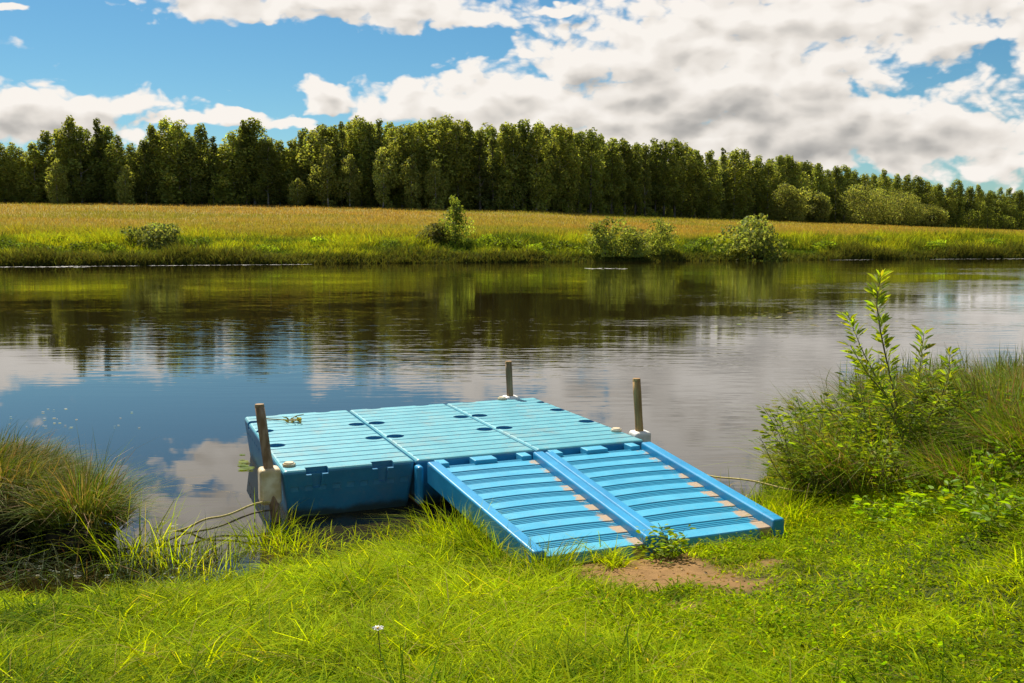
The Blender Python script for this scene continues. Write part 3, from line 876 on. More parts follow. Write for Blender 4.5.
# willow sapling
rng = np.random.default_rng(42)
wx, wy = 2.93, 7.15; wz = float(ground_z(wx, wy))
sap = empty('willow_sapling', (wx, wy, wz))
def wpath(pxs_, d0=7.15):
    P = np.array([W(a, b, d) for a, b, d in pxs_]) - np.array([wx, wy, wz])
    t = np.linspace(0, len(P) - 1, 14)
    return np.stack([np.interp(t, np.arange(len(P)), P[:, k]) for k in range(3)], 1)
B0 = np.array([wx, wy, wz])
mains = [wpath([(913, 500, 7.15), (905, 440, 7.12), (892, 385, 7.1), (881, 335, 7.05), (876, 300, 7.05), (881, 274, 7.05)]),
         wpath([(900, 420, 7.12), (880, 385, 7.0), (862, 350, 6.95), (848, 315, 6.95)]),
         wpath([(915, 480, 7.15), (916, 430, 7.2), (919, 375, 7.3), (924, 333, 7.3)]),
         wpath([(905, 440, 7.12), (890, 400, 7.0), (868, 375, 6.9), (850, 345, 6.85)]),
         wpath([(915, 490, 7.15), (935, 440, 7.2), (948, 395, 7.3), (950, 350, 7.35)]),
         wpath([(908, 455, 7.12), (895, 420, 6.85), (880, 400, 6.75)]),
         wpath([(912, 470, 7.12), (925, 425, 6.9), (938, 400, 6.8)])]
V, Q = tube_arrays(mains, [np.linspace(.010, .003, 14)] + [np.linspace(.007, .002, 14)] * 6, 6)
mesh_np('stem', V, [Q], noisy('willow_stem', (.12, .10, .04), (.20, .16, .07), 20), parent=sap, smooth=True)
lp = [leaves_on([mains[0]], 170, .07, .125, .20, (.17, .22, .022), rng, t0=.22, out=.8, up=.75, side=.03)]
for P in mains[1:5]: lp.append(leaves_on([P], 115, .06, .11, .21, (.18, .23, .024), rng, t0=.15, out=.8, up=.75, side=.03))
for P in mains[5:]: lp.append(leaves_on([P], 100, .05, .085, .23, (.15, .20, .02), rng, t0=.1, out=.9, up=.6, side=.03))
V, polys, cc = merge(lp)
mesh_np('leaves', V, polys, M_leaf, cc, parent=sap)
tag(sap, 'slender willow sapling with narrow leaves rising above the right shrubs', 'sapling')

# dry leaning stalk
V, Q = tube_arrays([np.array([[0, 0, 0], [-.25, -.05, .35], [-.55, -.1, .62], [-.75, -.15, .70]])], [np.array([.007, .006, .005, .003])], 6)
ds = mesh_np('dry_stalk', V, [Q], M_rope2, smooth=True); ds.location = (4.25, 7.6, .25)
tag(ds, 'dark dry stalk arching over the long grass at the right', 'stalk')

# reeds standing in the water on the right
n = 2600
x = RNG.uniform(4.6, 9.5, n); y = 13.1 + (x - 6) * .32 + RNG.normal(0, .55, n)
k = fbm(x * 1.4, y * .8, 91) > .36; x, y = x[k], y[k]; n = len(x)
V, q, t, cc = blades(np.stack([x, y, np.full(n, -.08)], 1), RNG.uniform(.28, .72, n), RNG.uniform(.010, .018, n), RNG.uniform(0, 6.28, n), np.clip(RNG.normal(.12, .1, n), 0, .5), np.clip(RNG.normal(.15, .2, n), 0, .8), jit((.12, .155, .02), n, .3, .1), RNG.uniform(0, np.pi, n))
tag(mesh_np('reeds', V, [q, t], M_tuss, cc), 'thin reeds standing in the shallow water at the right bank', 'reeds', kind='stuff')

# floating weed and pads
def pads(pts, r0, r1, col):
    n = len(pts); a = np.linspace(0.25, 2 * np.pi - .15, 9)
    r = RNG.uniform(r0, r1, n); ph = RNG.uniform(0, 6.28, n)
    ring = np.stack([r[:, None] * np.cos(a[None] + ph[:, None]) * 1.0, r[:, None] * np.sin(a[None] + ph[:, None]) * .75, np.zeros((n, 9))], -1)
    C = np.zeros((n, 1, 3)); V = np.concatenate([C, ring], 1) + np.asarray(pts)[:, None, :]
    i = (np.arange(n) * 10)[:, None]
    T = np.concatenate([i + np.array([[0, k + 1, k + 2]]) for k in range(8)])
    return V.reshape(-1, 3), None, T, np.repeat(jit(col, n, .2), 10, 0)
pp = []
def pad_zone(px0, px1, py0, py1, n, r0, r1, col, z0=.004, thr=.45):
    a = RNG.uniform(px0, px1, n); b = RNG.uniform(py0, py1, n)
    d = CH * F / (b - 236); x = (a - 512) / F * d; y = d
    k = fbm(x * 2, y * 2, 95) > thr; x, y = x[k], y[k]
    u, v = W2D(x, y); k = ~((u > -.02) & (u < 3.3) & (v > -2) & (v < 2.6)); x, y = x[k], y[k]
    pp.append(pads(np.stack([x, y, z0 + RNG.uniform(0, .008, len(x))], 1), r0, r1, col))
pad_zone(765, 850, 400, 470, 420, .012, .045, (.20, .22, .035))
pad_zone(790, 860, 390, 440, 200, .012, .04, (.20, .22, .035))
pad_zone(236, 256, 456, 474, 60, .02, .055, (.12, .17, .02), thr=.1)
pad_zone(0, 140, 408, 432, 26, .008, .022, (.35, .36, .28), thr=.3)
pad_zone(740, 900, 308, 326, 60, .03, .09, (.26, .26, .14), thr=.4)
pad_zone(0, 170, 520, 590, 150, .008, .025, (.3, .3, .24), thr=.5)
V, polys, cc = merge(pp)
tag(mesh_np('floating_weed', V, polys, M_leaf, cc), 'yellowish floating water weed and small pads', 'water weed', kind='stuff')
# pale scum lines drifting along the far bank
sc = []
for (a, b, py) in ((0, 90, 266.6), (60, 140, 265.4), (150, 310, 263.2), (585, 625, 268.3), (930, 1024, 258.6), (830, 870, 259.2)):
    n = int((b - a) * .8)
    px = np.linspace(a, b, n) + RNG.normal(0, 1, n); s = pxs(px)
    d = np.minimum(CH * F / (py - 236 + RNG.normal(0, .22, n)), bank_y(s) - 1.2 + RNG.normal(0, .25, n))
    sc.append(pads(np.stack([s * d, d, np.full(n, .006)], 1), .07, .2, (.30, .29, .21)))
V, polys, cc = merge(sc)
tag(mesh_np('floating_scum', V, polys, M_white, cc), 'pale scum lines drifting along the far bank', 'scum', kind='stuff')

# ------------------------------------------------------------------ far bank grass and meadow
n = 170000
s = RNG.uniform(-.64, .64, n); e = 22 * RNG.uniform(0, 1, n) ** 1.25 - .5
y = bank_y(s) + e; x = s * y
z = ground_z(x, y); k = z > -.12; s, e, x, y, z = s[k], e[k], x[k], y[k], z[k]; n = len(x)
cl = fbm(x * .22, y * .22, 101); cl2 = fbm(x * .7, y * .5, 103)
cl3 = fbm(x * .16 + 7, y * .3, 107)
h = RNG.uniform(.3, .85, n) * (.3 + 1.1 * cl * cl2 * 2 + 1.1 * sstep(.5, .75, cl3))
t = np.clip((cl2 - .40) * 3.0 + (cl - .5) * 2.2 + (cl3 - .5) * 1.2 + RNG.normal(0, .2, n), 0, 1)[:, None]
c0 = np.array([.05, .08, .012]) * (1 - t) + np.array([.21, .24, .015]) * t
low = (1 - sstep(.2, 2.2 + 5 * sstep(.5, .7, cl3), e))[:, None]; c0 = c0 * (1 - low) + np.array([.055, .062, .016]) * low
hi = sstep(9, 20, e)[:, None] * .6; c0 = c0 * (1 - hi) + np.array([.22, .17, .04]) * hi
V, q, tt, cc = blades(np.stack([x, y, z - .03], 1), h, RNG.uniform(.035, .08, n), RNG.uniform(0, 6.28, n), RNG.uniform(0, .5, n), RNG.uniform(0, .8, n), jit(c0, n, .2, .08), RNG.normal(0, .6, n))
tag(mesh_np('far_bank_grass', V, [q, tt], M_farg, cc), 'lush green grass on the far river bank', 'grass', kind='stuff')

n = 210000
s = RNG.uniform(-.64, .64, n); b0, b1 = bank_y(s) + 12, forest_y(s) + 2
q_ = RNG.uniform(0, 1, n); y = b0 * b1 / (b1 - (b1 - b0) * q_); x = s * y; z = ground_z(x, y)
gp = sstep(.50, .68, fbm(x * .035, y * .06, 41) + .12 * (fbm(x * .3, y * .3, 43) - .5))[:, None]
red = sstep(.45, .7, fbm(x * .05 + 9, y * .03, 45))[:, None] * .4
c0 = np.array([.25, .20, .055]) * (1 - red) + np.array([.29, .16, .06]) * red
c0 = c0 * (1 - gp * .7) + np.array([.15, .175, .025]) * gp * .7
fr = (1 - sstep(12, 50, y - bank_y(s)))[:, None] * .75; c0 = c0 * (1 - fr) + np.array([.19, .20, .03]) * fr
V, q, tt, cc = blades(np.stack([x, y, z - .03], 1), RNG.uniform(.25, .65, n), RNG.uniform(.025, .05, n) * y / 110, RNG.uniform(0, 6.28, n), RNG.uniform(0, .5, n), RNG.uniform(0, .8, n), jit(c0, n, .2, .08), RNG.normal(0, .6, n))
tag(mesh_np('meadow_grass', V, [q, tt], M_farg, cc), 'golden seeding grass of the meadow beyond the river', 'meadow grass', kind='stuff')

# ------------------------------------------------------------------ bushes and trees beyond the river
def ground_at(px, py, d0=62, d1=520):
    s = pxs(px); d = np.linspace(max(d0, bank_y(s) - .3), d1, 1500)
    r = row(ground_z(s * d, d), d)
    k = np.argmax(r <= py) if (r <= py).any() else len(d) - 1
    return s * d[k], d[k], float(ground_z(s * d[k], d[k]))

def crown_mesh(rng, h, rad, z0, shape, nl, ls, col, amt=.16, lobes=26, lobe_r=.30, gap=.0, up=.2, rough=False, vs=1.15):
    """leaf quads gathered in lobes; returns arrays. shape(t) -> relative radius at crown height t"""
    Ps, Ns, Cs = [], [], []
    big = rng.uniform(.55, 1.3, lobes)
    tl = np.clip((np.arange(lobes) + rng.uniform(0, 1, lobes)) / lobes, 0, 1)
    for i in range(lobes):
        t = tl[i]; rr = rad * shape(t) * (big[i] if rough else 1)
        a = i * 2.399 + rng.normal(0, .5); k = math.sqrt(rng.uniform(.15, 1)) * .78
        lr = max(rad * lobe_r * (.55 + .7 * shape(t)) * rng.uniform(.7, 1.4), rad * .14)
        zs = min(vs, max(.4, (h - z0) / (2.0 * rad)) if vs < 1.2 else vs)
        c = np.array([math.cos(a) * rr * k, math.sin(a) * rr * k, z0 + (h - z0) * t - lr * zs * .55 * t + (h * .12 * (big[i] - .9) if rough else 0)])
        m = int(nl / lobes * (lr / (rad * lobe_r)) ** 1.2) + 4
        p = unit(rng.normal(size=(m, 3))) * (rng.uniform(.25, 1, (m, 1)) ** .4) * lr * np.array([1, 1, zs])
        Ps.append(c + p); Ns.append(unit(p) + [0, 0, up])
        Cs.append(np.tile(np.asarray(col) * math.exp(rng.normal(0, amt)), (m, 1)))
    P = np.concatenate(Ps); N = np.concatenate(Ns); C = np.concatenate(Cs); n = len(P)
    P[:, 2] = np.maximum(P[:, 2], .1)
    R = unit(rng.normal(size=(n, 3)) * .75 + unit(N))
    A = unit(np.cross(R, rng.normal(size=(n, 3)))); B = np.cross(R, A)
    sz = ls * rng.uniform(.55, 1.25, (n, 1))
    V = np.stack([P - A * sz * .5, P - B * sz * .32, P + A * sz * .5, P + B * sz * .32], 1).reshape(-1, 3)
    q = np.arange(n * 4).reshape(n, 4)
    return V, q, np.repeat(jit(C, n, .16, .06, rng), 4, 0)

SH = {
 'tall': lambda t: (.45 + .55 * math.sin(math.pi * min(1, t * .95 + .12)) ** .8) * (1 if t < .55 else max(.46, 1 - ((t - .55) / .45) ** 3.4)),
 'spire': lambda t: max(.10, (1 - t) ** .75) * (.75 + .25 * math.sin(t * 20)),
 'round': lambda t: max(.25, math.sqrt(max(0, 1 - (1.55 * t - .6) ** 2))),
 'pine': lambda t: .35 + .65 * math.sin(math.pi * min(1, .15 + t * .85)),
}
def make_tree(name, h, rad, z0, shape, nl, ls, col, seed, bark, limbs=7, **kw):
    rng = np.random.default_rng(seed)
    e = empty(name, (0, 0, 0))
    paths = [np.stack([.15 * np.sin(np.linspace(0, 3, 8) + seed) * rad * .3, .1 * np.cos(np.linspace(0, 2, 8) + seed) * rad * .3, np.linspace(-.3, h * .93, 8)], 1)]
    radii = [np.linspace(h * .0115 + .03, .02, 8)]
    for k in range(limbs):
        t = .2 + .65 * k / limbs; b = np.array([0, 0, h * t]); a = k * 2.4 + seed
        r = rad * .7 * SH[shape](min(1, max(0, (h * t - z0) / (h - z0))))
        paths.append(np.stack([b, b + np.array([math.cos(a) * r * .5, math.sin(a) * r * .5, h * .05]), b + np.array([math.cos(a) * r, math.sin(a) * r, h * .11])]))
        radii.append(np.array([h * .005 + .01, h * .003 + .008, .01]))
    V, Q = tube_arrays(paths, radii, 7)
    mesh_np('trunk', V, [Q], bark, parent=e, smooth=True)
    V, q, cc = crown_mesh(rng, h, rad, z0, SH[shape], nl, ls, col, **kw)
    mesh_np('crown', V, [q], M_tree, cc, parent=e)
    return e

def copy_tree(e):
    c = e.copy(); COL.objects.link(c)
    for ch in list(e.children):
        d = ch.copy(); COL.objects.link(d); d.parent = c
    return c

GREEN_A, GREEN_B, GREEN_C, GREEN_D = (.20, .225, .062), (.145, .172, .052), (.20, .22, .06), (.165, .193, .055)
protos = []
for k in range(6): protos.append(('tall', make_tree('birch_tree', 18, 3.2 + .35 * (k % 3), .8, 'tall', 4200, .52, (GREEN_A, GREEN_D, GREEN_A, GREEN_B, GREEN_D, GREEN_A)[k], 500 + k, M_birch, lobes=44, lobe_r=.30, vs=1.35)))
for k in range(3): protos.append(('dark', make_tree('pine_tree', 18, 2.5, 3.0, 'pine', 3400, .46, GREEN_B, 520 + k, M_bark, lobes=38, lobe_r=.31, vs=1.25)))
for k in range(2): protos.append(('spire', make_tree('spruce_tree', 18, 2.6, .6, 'spire', 3200, .44, (.14, .165, .058), 530 + k, M_bark, lobes=34, lobe_r=.30)))
used = set()
def put_tree(kinds, x, y, z, h, wscale, label, group, cat='tree', rng=random):
    cand = [i for i, p in enumerate(protos) if p[0] in kinds]
    i = rng.choice(cand); kind, e = protos[i]
    o = e if i not in used else copy_tree(e)
    used.add(i)
    sc_ = h / 18
    o.location = (x, y, z - .1); o.scale = (sc_ * wscale, sc_ * wscale, sc_); o.rotation_euler = (0, 0, rng.uniform(0, 6.28))
    return tag(o, label, cat, group)

TOPX = [-70, 10, 45, 75, 88, 105, 122, 140, 165, 185, 198, 207, 225, 245, 262, 280, 300, 320, 355, 400, 440, 480, 520, 560, 600, 640, 680, 740, 800, 860, 920, 960, 1000, 1030, 1100]
TOPY = [150, 148, 136, 118, 132, 120, 128, 146, 114, 114, 142, 120, 140, 114, 122, 138, 131, 128, 120, 122, 118, 126, 124, 127, 133, 139, 142, 151, 159, 169, 179, 181, 187, 190, 196]
def top_row(px): return float(np.interp(px, TOPX, TOPY))
G_f = 'trees of the wood beyond the meadow'
rr = random.Random(5)
for rowi in range(3):
    px = -62.0 + rowi * 4
    while px < 1090:
        s = pxs(px); d = float(forest_y(s)) + rowi * 6 + rr.uniform(-1.5, 3)
        x = s * d; z = float(ground_z(x, d))
        ty = top_row(px) + (rr.uniform(-3, 9) if rowi == 0 else rr.uniform(-1, 12) if rowi == 1 else rr.uniform(2, 16))
        if px < 300 and rowi > 0: ty += 12
        h = max(6, (row(z, d) - ty) * d / F)
        if px < 560:
            kinds = ('tall',) if rr.random() < .93 else ('spire',)
            lab = ('leafy birch tree in the front row of the wood left of the young bank tree' if rowi == 0 else 'birch tree standing behind the front row at the left half of the wood')
            if kinds == ('spire',): lab = 'dark pointed spruce tree among the birches at the left half of the wood'
        else:
            kinds = rr.choice([('tall',), ('tall',), ('tall',), ('tall',), ('dark',), ('dark',), ('dark',), ('spire',)])
            lab = {'tall': 'birch tree', 'dark': 'dark pine tree', 'spire': 'dark pointed spruce tree'}[kinds[0]] + (' at the front edge of the receding right half of the wood' if rowi == 0 else ' inside the receding right half of the wood')
        put_tree(kinds, x, d, z, h, rr.uniform(.95, 1.45) * (18 / max(h, 9)) ** .35, lab, G_f, rng=rr)
        px += rr.uniform(8.0, 13.5) if rowi < 2 else rr.uniform(9, 14)

# lower, lighter trees and willows standing out in front of the wood
def solo(name, px, base, wpx, hpx, shape, col, label, seed, cat='tree', group=None, bark=M_bark, lobes=22, lobe_r=.36, z0f=.05, nl=2200, lsf=.16, near=None):
    if near is None:
        s = pxs(px); d = float(forest_y(s)) - 3; d -= (.5 * wpx * d / F + (14 if px > 770 and px < 940 else 0)); x = s * d; z = float(ground_z(x, d))
    else:
        x, d, z = ground_at(px, base)
    h = hpx * d / F; r = wpx * d / F / 2
    e = make_tree(name, h, r, h * z0f, shape, nl, max(.16, min(lsf * r, .5)), col, seed, bark, limbs=6, lobes=lobes, lobe_r=lobe_r, amt=.24, rough=True)
    e.location = (x, d, z - .05)
    return tag(e, label, cat, group)
for i, (px, w, h, l) in enumerate([(330, 30, 55, 'pale green leafy tree at the front of the wood, lighter than its neighbours'), (352, 26, 50, 'second pale tree right of the lightest tree'),
                                   (385, 30, 56, 'rounded light tree in the front row above the meadow'), (412, 28, 48, 'low rounded tree left of the young bank tree'), (436, 26, 44, 'lowest round tree behind the young bank tree'),
                                   (300, 20, 26, 'small bright sapling tree at the foot of the left birches'), (62, 26, 40, 'low leafy tree under the far left birches'), (130, 22, 36, 'low bright tree in the gap between two birch groups')]):
    solo('leafy_tree', px, 0, w, h * 1.08, 'tall', (.215, .235, .075) if i < 4 else (.20, .22, .07), l, 600 + i, bark=M_birch)
for i, (px, w, h, l) in enumerate([(787, 42, 37, 'round willow tree leftmost of the clump before the dark wood'), (816, 28, 30, 'small pointed willow tree between two round ones'), (862, 66, 38, 'widest round willow tree before the dark wood'),
                                   (898, 50, 34, 'round willow tree joined to the right of the widest one'), (925, 36, 22, 'low willow at the right end of the clump')]):
    solo('willow_tree', px, 0, w, h, 'round', (.15, .165, .055), l, 640 + i, lobes=44, lobe_r=.30, nl=6500)
for i, px in enumerate((948, 966, 984, 1000, 1018, 1040)):
    solo('edge_bush', px, 0, 26, 15 + 4 * (i % 3), 'round', (.12, .145, .035), 'low bush in the row at the far right foot of the wood', 660 + i, 'bush', 'bushes at the far right foot of the wood', nl=1100)
for i, px in enumerate((566, 580, 618, 640, 652, 668, 690, 708, 724, 742, 758, 216, 240, 350, 398, 500, 524)):
    solo('edge_sapling', px, 0, 7 + 2 * (i % 3), 8 + 3 * (i % 4), 'tall', (.15, .18, .03), 'small sapling at the meadow edge of the wood', 680 + i, 'sapling', 'saplings along the meadow edge of the wood', nl=350, lobes=10, lsf=.22)

# bushes on the far bank
GB = 'bushes on the far river bank'
for i, (px, b, w, h, col, l) in enumerate([
    (157, 250, 58, 27, (.17, .20, .075), 'grey green willow bush on the far bank, leftmost'),
    (434, 247, 38, 24, (.12, .125, .045), 'dark brownish bush at the foot of the young bank tree'),
    (605, 257, 44, 38, (.18, .215, .06), 'taller bush of the pair left of the lone round bush'),
    (632, 257, 40, 30, (.18, .21, .06), 'middle grey bush between two taller ones on the far bank'),
    (660, 255, 36, 35, (.18, .21, .06), 'right bush of the pair on the far bank'),
    (752, 262, 66, 44, (.18, .21, .065), 'lone round grey bush at the far water edge'),
    (40, 256, 40, 14, (.09, .12, .015), 'low dark herb clump on the far left bank'),
    (82, 254, 36, 12, (.09, .12, .015), 'low green herb clump left of the grey willow bush'),
    (560, 252, 40, 12, (.09, .12, .015), 'low herb clump left of the bush pair on the far bank'),
    (510, 250, 46, 11, (.09, .12, .015), 'low herb clump right of the young bank tree')]):
    solo('bank_bush', px, b, w, h, 'round', col, l, 720 + i, 'bush', GB, near=True, nl=2200 if h > 20 else 900, lsf=.12, lobes=24, lobe_r=.33)
for i, (px, b, w, h) in enumerate([(12, 252, 26, 12), (62, 247, 22, 10), (112, 255, 24, 12), (205, 250, 26, 13), (262, 254, 30, 10), (322, 248, 24, 11), (392, 252, 30, 12), (488, 246, 26, 12), (536, 255, 24, 12),
                                (694, 253, 26, 13), (706, 246, 20, 9), (824, 252, 28, 12), (872, 247, 24, 10), (934, 252, 30, 12), (988, 249, 26, 11)]):
    solo('herb_clump', px, b, w, h, 'round', (.17, .235, .02) if i % 3 else (.09, .13, .022), 'small rough herb clump on the lush grassy slope of the far bank', 760 + i, 'plant', 'herb clumps on the far bank slope', near=True, nl=700, lsf=.14, lobes=14)
yt = solo('young_tree', 456, 247, 34, 50, 'tall', (.18, .225, .05), 'young leafy tree standing alone on the far bank', 740, near=True, nl=1600, lsf=.17, lobes=16, lobe_r=.42)

# undergrowth inside the wood's edge
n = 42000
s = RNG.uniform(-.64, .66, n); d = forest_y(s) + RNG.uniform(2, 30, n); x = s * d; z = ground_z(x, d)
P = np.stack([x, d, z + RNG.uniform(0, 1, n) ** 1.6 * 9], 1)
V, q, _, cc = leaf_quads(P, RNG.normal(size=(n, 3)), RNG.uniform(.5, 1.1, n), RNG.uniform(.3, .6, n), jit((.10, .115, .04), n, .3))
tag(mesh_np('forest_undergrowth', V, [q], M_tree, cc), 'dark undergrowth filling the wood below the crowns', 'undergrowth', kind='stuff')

# ------------------------------------------------------------------ world, sun
SUN_AZ, SUN_EL = math.radians(-30), math.radians(50)
def build_world():
    w = bpy.data.worlds.new('World'); SC.world = w; w.use_nodes = True
    nt = w.node_tree; nt.nodes.clear(); L = nt.links
    tc = nd(nt, 'ShaderNodeTexCoord')
    sky = nd(nt, 'ShaderNodeTexSky'); sky.sky_type = 'NISHITA'; sky.sun_disc = False
    sky.sun_elevation = SUN_EL; sky.sun_rotation = SUN_AZ; sky.air_density = 1.0; sky.dust_density = .3; sky.ozone_density = 2.0
    # direction -> azimuth, elevation
    def M(op, a, b=None, c=None, clamp=False):
        n = nt.nodes.new('ShaderNodeMath'); n.operation = op; n.use_clamp = clamp
        for i, v in enumerate((a, b, c)):
            if v is None: continue
            if isinstance(v, (int, float)): n.inputs[i].default_value = v
            else: L.new(v, n.inputs[i])
        return n.outputs[0]
    def VM(op, a, b=None, c=None):
        n = nt.nodes.new('ShaderNodeVectorMath'); n.operation = op
        for i, v in enumerate((a, b, c)):
            if v is None: continue
            if isinstance(v, tuple): n.inputs[i].default_value = v
            else: L.new(v, n.inputs[i])
        return n.outputs['Value'] if op == 'LENGTH' else n.outputs[0]
    def SS(v, a, b, c=0., d=1.):
        n = nt.nodes.new('ShaderNodeMapRange'); n.interpolation_type = 'SMOOTHSTEP'
        for i, q in zip((1, 2, 3, 4), (a, b, c, d)): n.inputs[i].default_value = q
        L.new(v, n.inputs[0]); return n.outputs[0]
    sp = nt.nodes.new('ShaderNodeSeparateXYZ'); L.new(tc.outputs['Generated'], sp.inputs[0])
    az = M('ARCTAN2', sp.outputs[0], sp.outputs[1])
    el = M('ARCSINE', sp.outputs[2])
    cb = nt.nodes.new('ShaderNodeCombineXYZ'); L.new(az, cb.inputs[0]); L.new(el, cb.inputs[1])
    P0 = cb.outputs[0]
    # cumulus banks: (azimuth, elevation, half width, half height) in degrees
    def pe(px, py): return math.atan((px - 512) / F), math.atan((341.5 - py) / F) - PITCH
    blobs = []
    for px, py, rx, ry in [(330, -4, 190, 20), (260, 10, 100, 22), (400, 10, 120, 18), (480, 22, 50, 12), (230, -50, 120, 44), (350, -30, 180, 30),
                           (30, 126, 130, 34), (110, 112, 80, 18), (215, 126, 90, 9), (290, 128, 60, 7), (8, 38, 16, 6),
                           (316, 98, 28, 16), (340, 97, 22, 12), (440, 104, 90, 24), (480, 114, 120, 26), (760, 142, 250, 40), (60, 135, 110, 26), (530, 98, 110, 34), (560, 60, 60, 24),
                           (650, 45, 120, 46), (740, 20, 150, 44), (720, 80, 200, 60), (850, 26, 190, 34), (960, 56, 160, 22), (820, 130, 210, 40), (900, 150, 210, 34), (620, 120, 140, 40), (1050, 172, 120, 16),
                           (700, 110, 200, 60), (560, 110, 100, 40), (560, 6, 26, 7), (760, -60, 260, 40), (1000, -70, 160, 46), (560, -120, 240, 44), (1150, 120, 120, 60), (-220, 90, 140, 50), (640, 150, 200, 40)]:
        a, e = pe(px, py); blobs.append((a, e, rx / F, ry / F))
    g = bpy.data.node_groups.new('cloud_density', 'ShaderNodeTree')
    g.interface.new_socket('P', in_out='INPUT', socket_type='NodeSocketVector')
    g.interface.new_socket('Detail', in_out='INPUT', socket_type='NodeSocketFloat')
    g.interface.new_socket('D', in_out='OUTPUT', socket_type='NodeSocketFloat')
    def build_group():
        nonlocal nt, L
        keep = nt, L
        nt = g; L = g.links
        gi = g.nodes.new('NodeGroupInput'); go = g.nodes.new('NodeGroupOutput')
        def noise(vec, scale, stretch, detail, rough, off=0.):
            v = VM('MULTIPLY_ADD', vec, (stretch[0], stretch[1], 1.), (off, off * .7, off * .3))
            n = g.nodes.new('ShaderNodeTexNoise'); n.noise_dimensions = '2D'; n.inputs['Scale'].default_value = scale; n.inputs['Detail'].default_value = detail; n.inputs['Roughness'].default_value = rough
            L.new(v, n.inputs['Vector']); return n
        wn = noise(gi.outputs[0], 11., (1, 1.7), 4, .55, 3.1)
        w_ = VM('MULTIPLY', VM('SUBTRACT', wn.outputs['Color'], (.5, .5, .5)), (.075, .05, 0.))
        p = VM('ADD', gi.outputs[0], w_)
        acc = None
        for a, e, rx, ry in blobs:
            l = VM('LENGTH', VM('MULTIPLY_ADD', p, (1 / rx, 1 / ry, 0.), (-a / rx, -e / ry, 0.)))
            if acc is None: acc = l
            else:
                n = g.nodes.new('ShaderNodeMath'); n.operation = 'SMOOTH_MIN'; n.inputs[2].default_value = .18
                L.new(acc, n.inputs[0]); L.new(l, n.inputs[1]); acc = n.outputs[0]
        m = M('SUBTRACT', 1.0, acc)
        m = M('MAXIMUM', m, -1.2)
        # ordinary scattered cloud for the rest of the sky
        gen = noise(gi.outputs[0], 2.6, (1, 2.2), 3, .5, 7.7)
        s2 = g.nodes.new('ShaderNodeSeparateXYZ'); L.new(gi.outputs[0], s2.inputs[0])
        out1 = SS(M('ABSOLUTE', s2.outputs[0]), .62, .85); out2 = SS(s2.outputs[1], .30, .42)
        outm = M('MAXIMUM', out1, out2)
        gm = M('MULTIPLY_ADD', M('SUBTRACT', gen.outputs[0], .53), 5., 0.)
        gm = M('ADD', gm, M('MULTIPLY', M('SUBTRACT', outm, 1.), 2.5))
        m = M('MAXIMUM', m, gm)
        f1 = noise(gi.outputs[0], 15., (1, 2.1), 10, .60, 0.)
        L.new(gi.outputs['Detail'], f1.inputs['Detail'])
        vo = g.nodes.new('ShaderNodeTexVoronoi'); vo.feature = 'SMOOTH_F1'; vo.normalize = True; vo.voronoi_dimensions = '2D'; vo.inputs['Scale'].default_value = 24.; vo.inputs['Smoothness'].default_value = .35
        vo.inputs['Roughness'].default_value = .55; vo.inputs['Lacunarity'].default_value = 2.3
        pv = VM('ADD', VM('MULTIPLY', gi.outputs[0], (1., 1.55, 1.)), VM('MULTIPLY', VM('SUBTRACT', wn.outputs['Color'], (.5, .5, .5)), (.05, .05, 0.)))
        L.new(pv, vo.inputs['Vector']); L.new(M('MULTIPLY', gi.outputs['Detail'], .3), vo.inputs['Detail'])
        puff = M('SUBTRACT', .32, M('MULTIPLY', vo.outputs['Distance'], 1.0))
        dd = M('ADD', m, M('MULTIPLY', M('SUBTRACT', f1.outputs[0], .5), 1.1))
        dd = M('MULTIPLY_ADD', puff, 1.9, dd)
        L.new(dd, go.inputs[0])
        nt, L = keep
    build_group()
    def dens(off, det):
        n = nt.nodes.new('ShaderNodeGroup'); n.node_tree = g; n.inputs['Detail'].default_value = det
        L.new(VM('ADD', P0, (off[0], off[1], 0.)) if off else P0, n.inputs[0]); return n.outputs[0]
    d0 = dens(None, 7.); ds = dens(None, 1.8); d1 = dens((-.008, .012), 1.8)
    wob = nt.nodes.new('ShaderNodeTexNoise'); wob.inputs['Scale'].default_value = 16.; wob.inputs['Detail'].default_value = 6
    L.new(VM('MULTIPLY', P0, (1., 1.8, 1.)), wob.inputs['Vector'])
    alpha = SS(d0, .0, .42)
    thick = SS(d1, .0, 1.5)
    fine = M('SUBTRACT', d1, ds)                      # faces turned from the sun
    core = None
    wv = VM('ADD', P0, VM('MULTIPLY', VM('SUBTRACT', wob.outputs['Color'], (.5, .5, .5)), (.09, .045, 0.)))
    for px, py, rx, ry in [(630, 92, 70, 34), (775, 116, 110, 26), (860, 146, 190, 24), (50, 132, 90, 16), (690, 130, 120, 16)]:
        a, e_ = pe(px, py)
        g1 = SS(VM('LENGTH', VM('MULTIPLY_ADD', wv, (F / rx, F / ry, 0.), (-a * F / rx, -e_ * F / ry, 0.))), 1.15, .25)
        core = g1 if core is None else M('MAXIMUM', core, g1)
    thick = M('ADD', thick, M('MULTIPLY', core, .62))
    shade = M('ADD', M('MULTIPLY', thick, .52), M('MULTIPLY', fine, .22), clamp=True)
    cr = nt.nodes.new('ShaderNodeValToRGB')
    e = cr.color_ramp.elements; e[0].position = 0.05; e[0].color = (1.0, .95, .89, 1); e[1].position = 1.0; e[1].color = (.40, .39, .375, 1)
    m_ = cr.color_ramp.elements.new(.40); m_.color = (.83, .78, .72, 1)
    L.new(shade, cr.inputs[0])
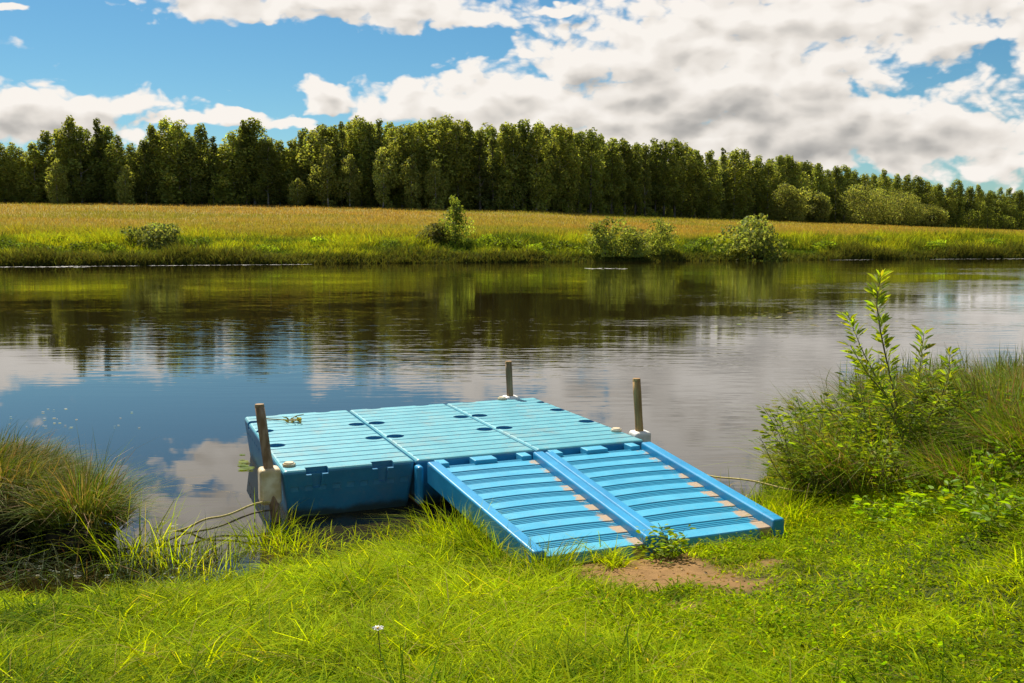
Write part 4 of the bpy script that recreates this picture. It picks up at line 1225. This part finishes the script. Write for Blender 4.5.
    hs = nt.nodes.new('ShaderNodeHueSaturation'); hs.inputs['Saturation'].default_value = 1.15
    tn = nd(nt, 'ShaderNodeMix', data_type='RGBA', blend_type='MULTIPLY'); tn.inputs[0].default_value = 1; tn.inputs[7].default_value = (.76, 1.03, 1.10, 1)
    L.new(sky.outputs[0], tn.inputs[6]); L.new(tn.outputs[2], hs.inputs['Color'])
    b1 = nt.nodes.new('ShaderNodeBackground'); b1.inputs[1].default_value = SKY_STRENGTH; L.new(hs.outputs[0], b1.inputs[0])
    b2 = nt.nodes.new('ShaderNodeBackground'); b2.inputs[1].default_value = CLOUD; L.new(cr.outputs[0], b2.inputs[0])
    mx = nt.nodes.new('ShaderNodeMixShader'); L.new(alpha, mx.inputs[0]); L.new(b1.outputs[0], mx.inputs[1]); L.new(b2.outputs[0], mx.inputs[2])
    o = nt.nodes.new('ShaderNodeOutputWorld'); L.new(mx.outputs[0], o.inputs[0])
SKY_STRENGTH, CLOUD = .043, .53
build_world()
sl = bpy.data.lights.new('sun', 'SUN'); sl.energy = 4.6; sl.angle = math.radians(.55); sl.color = (1, .93, .80)
so = bpy.data.objects.new('sun', sl); COL.objects.link(so)
S = Vector((math.sin(SUN_AZ) * math.cos(SUN_EL), math.cos(SUN_AZ) * math.cos(SUN_EL), math.sin(SUN_EL)))
so.rotation_euler = S.to_track_quat('Z', 'Y').to_euler(); so.location = (-20, 40, 60)

cam = bpy.data.cameras.new('camera'); cam.sensor_width = 36; cam.lens = F / 1024 * 36; cam.clip_start = .1; cam.clip_end = 20000
co = bpy.data.objects.new('camera', cam); COL.objects.link(co)
co.location = (0, 0, CH); co.rotation_euler = (math.pi / 2 - PITCH, 0, 0)
SC.camera = co
SC.view_settings.view_transform = 'Standard'; SC.view_settings.look = 'None'; SC.view_settings.gamma = 1
SC.view_settings.exposure = .85
SC.cycles.max_bounces = 8; SC.cycles.diffuse_bounces = 3; SC.cycles.transmission_bounces = 4; SC.cycles.glossy_bounces = 3
SC.cycles.use_denoising = True
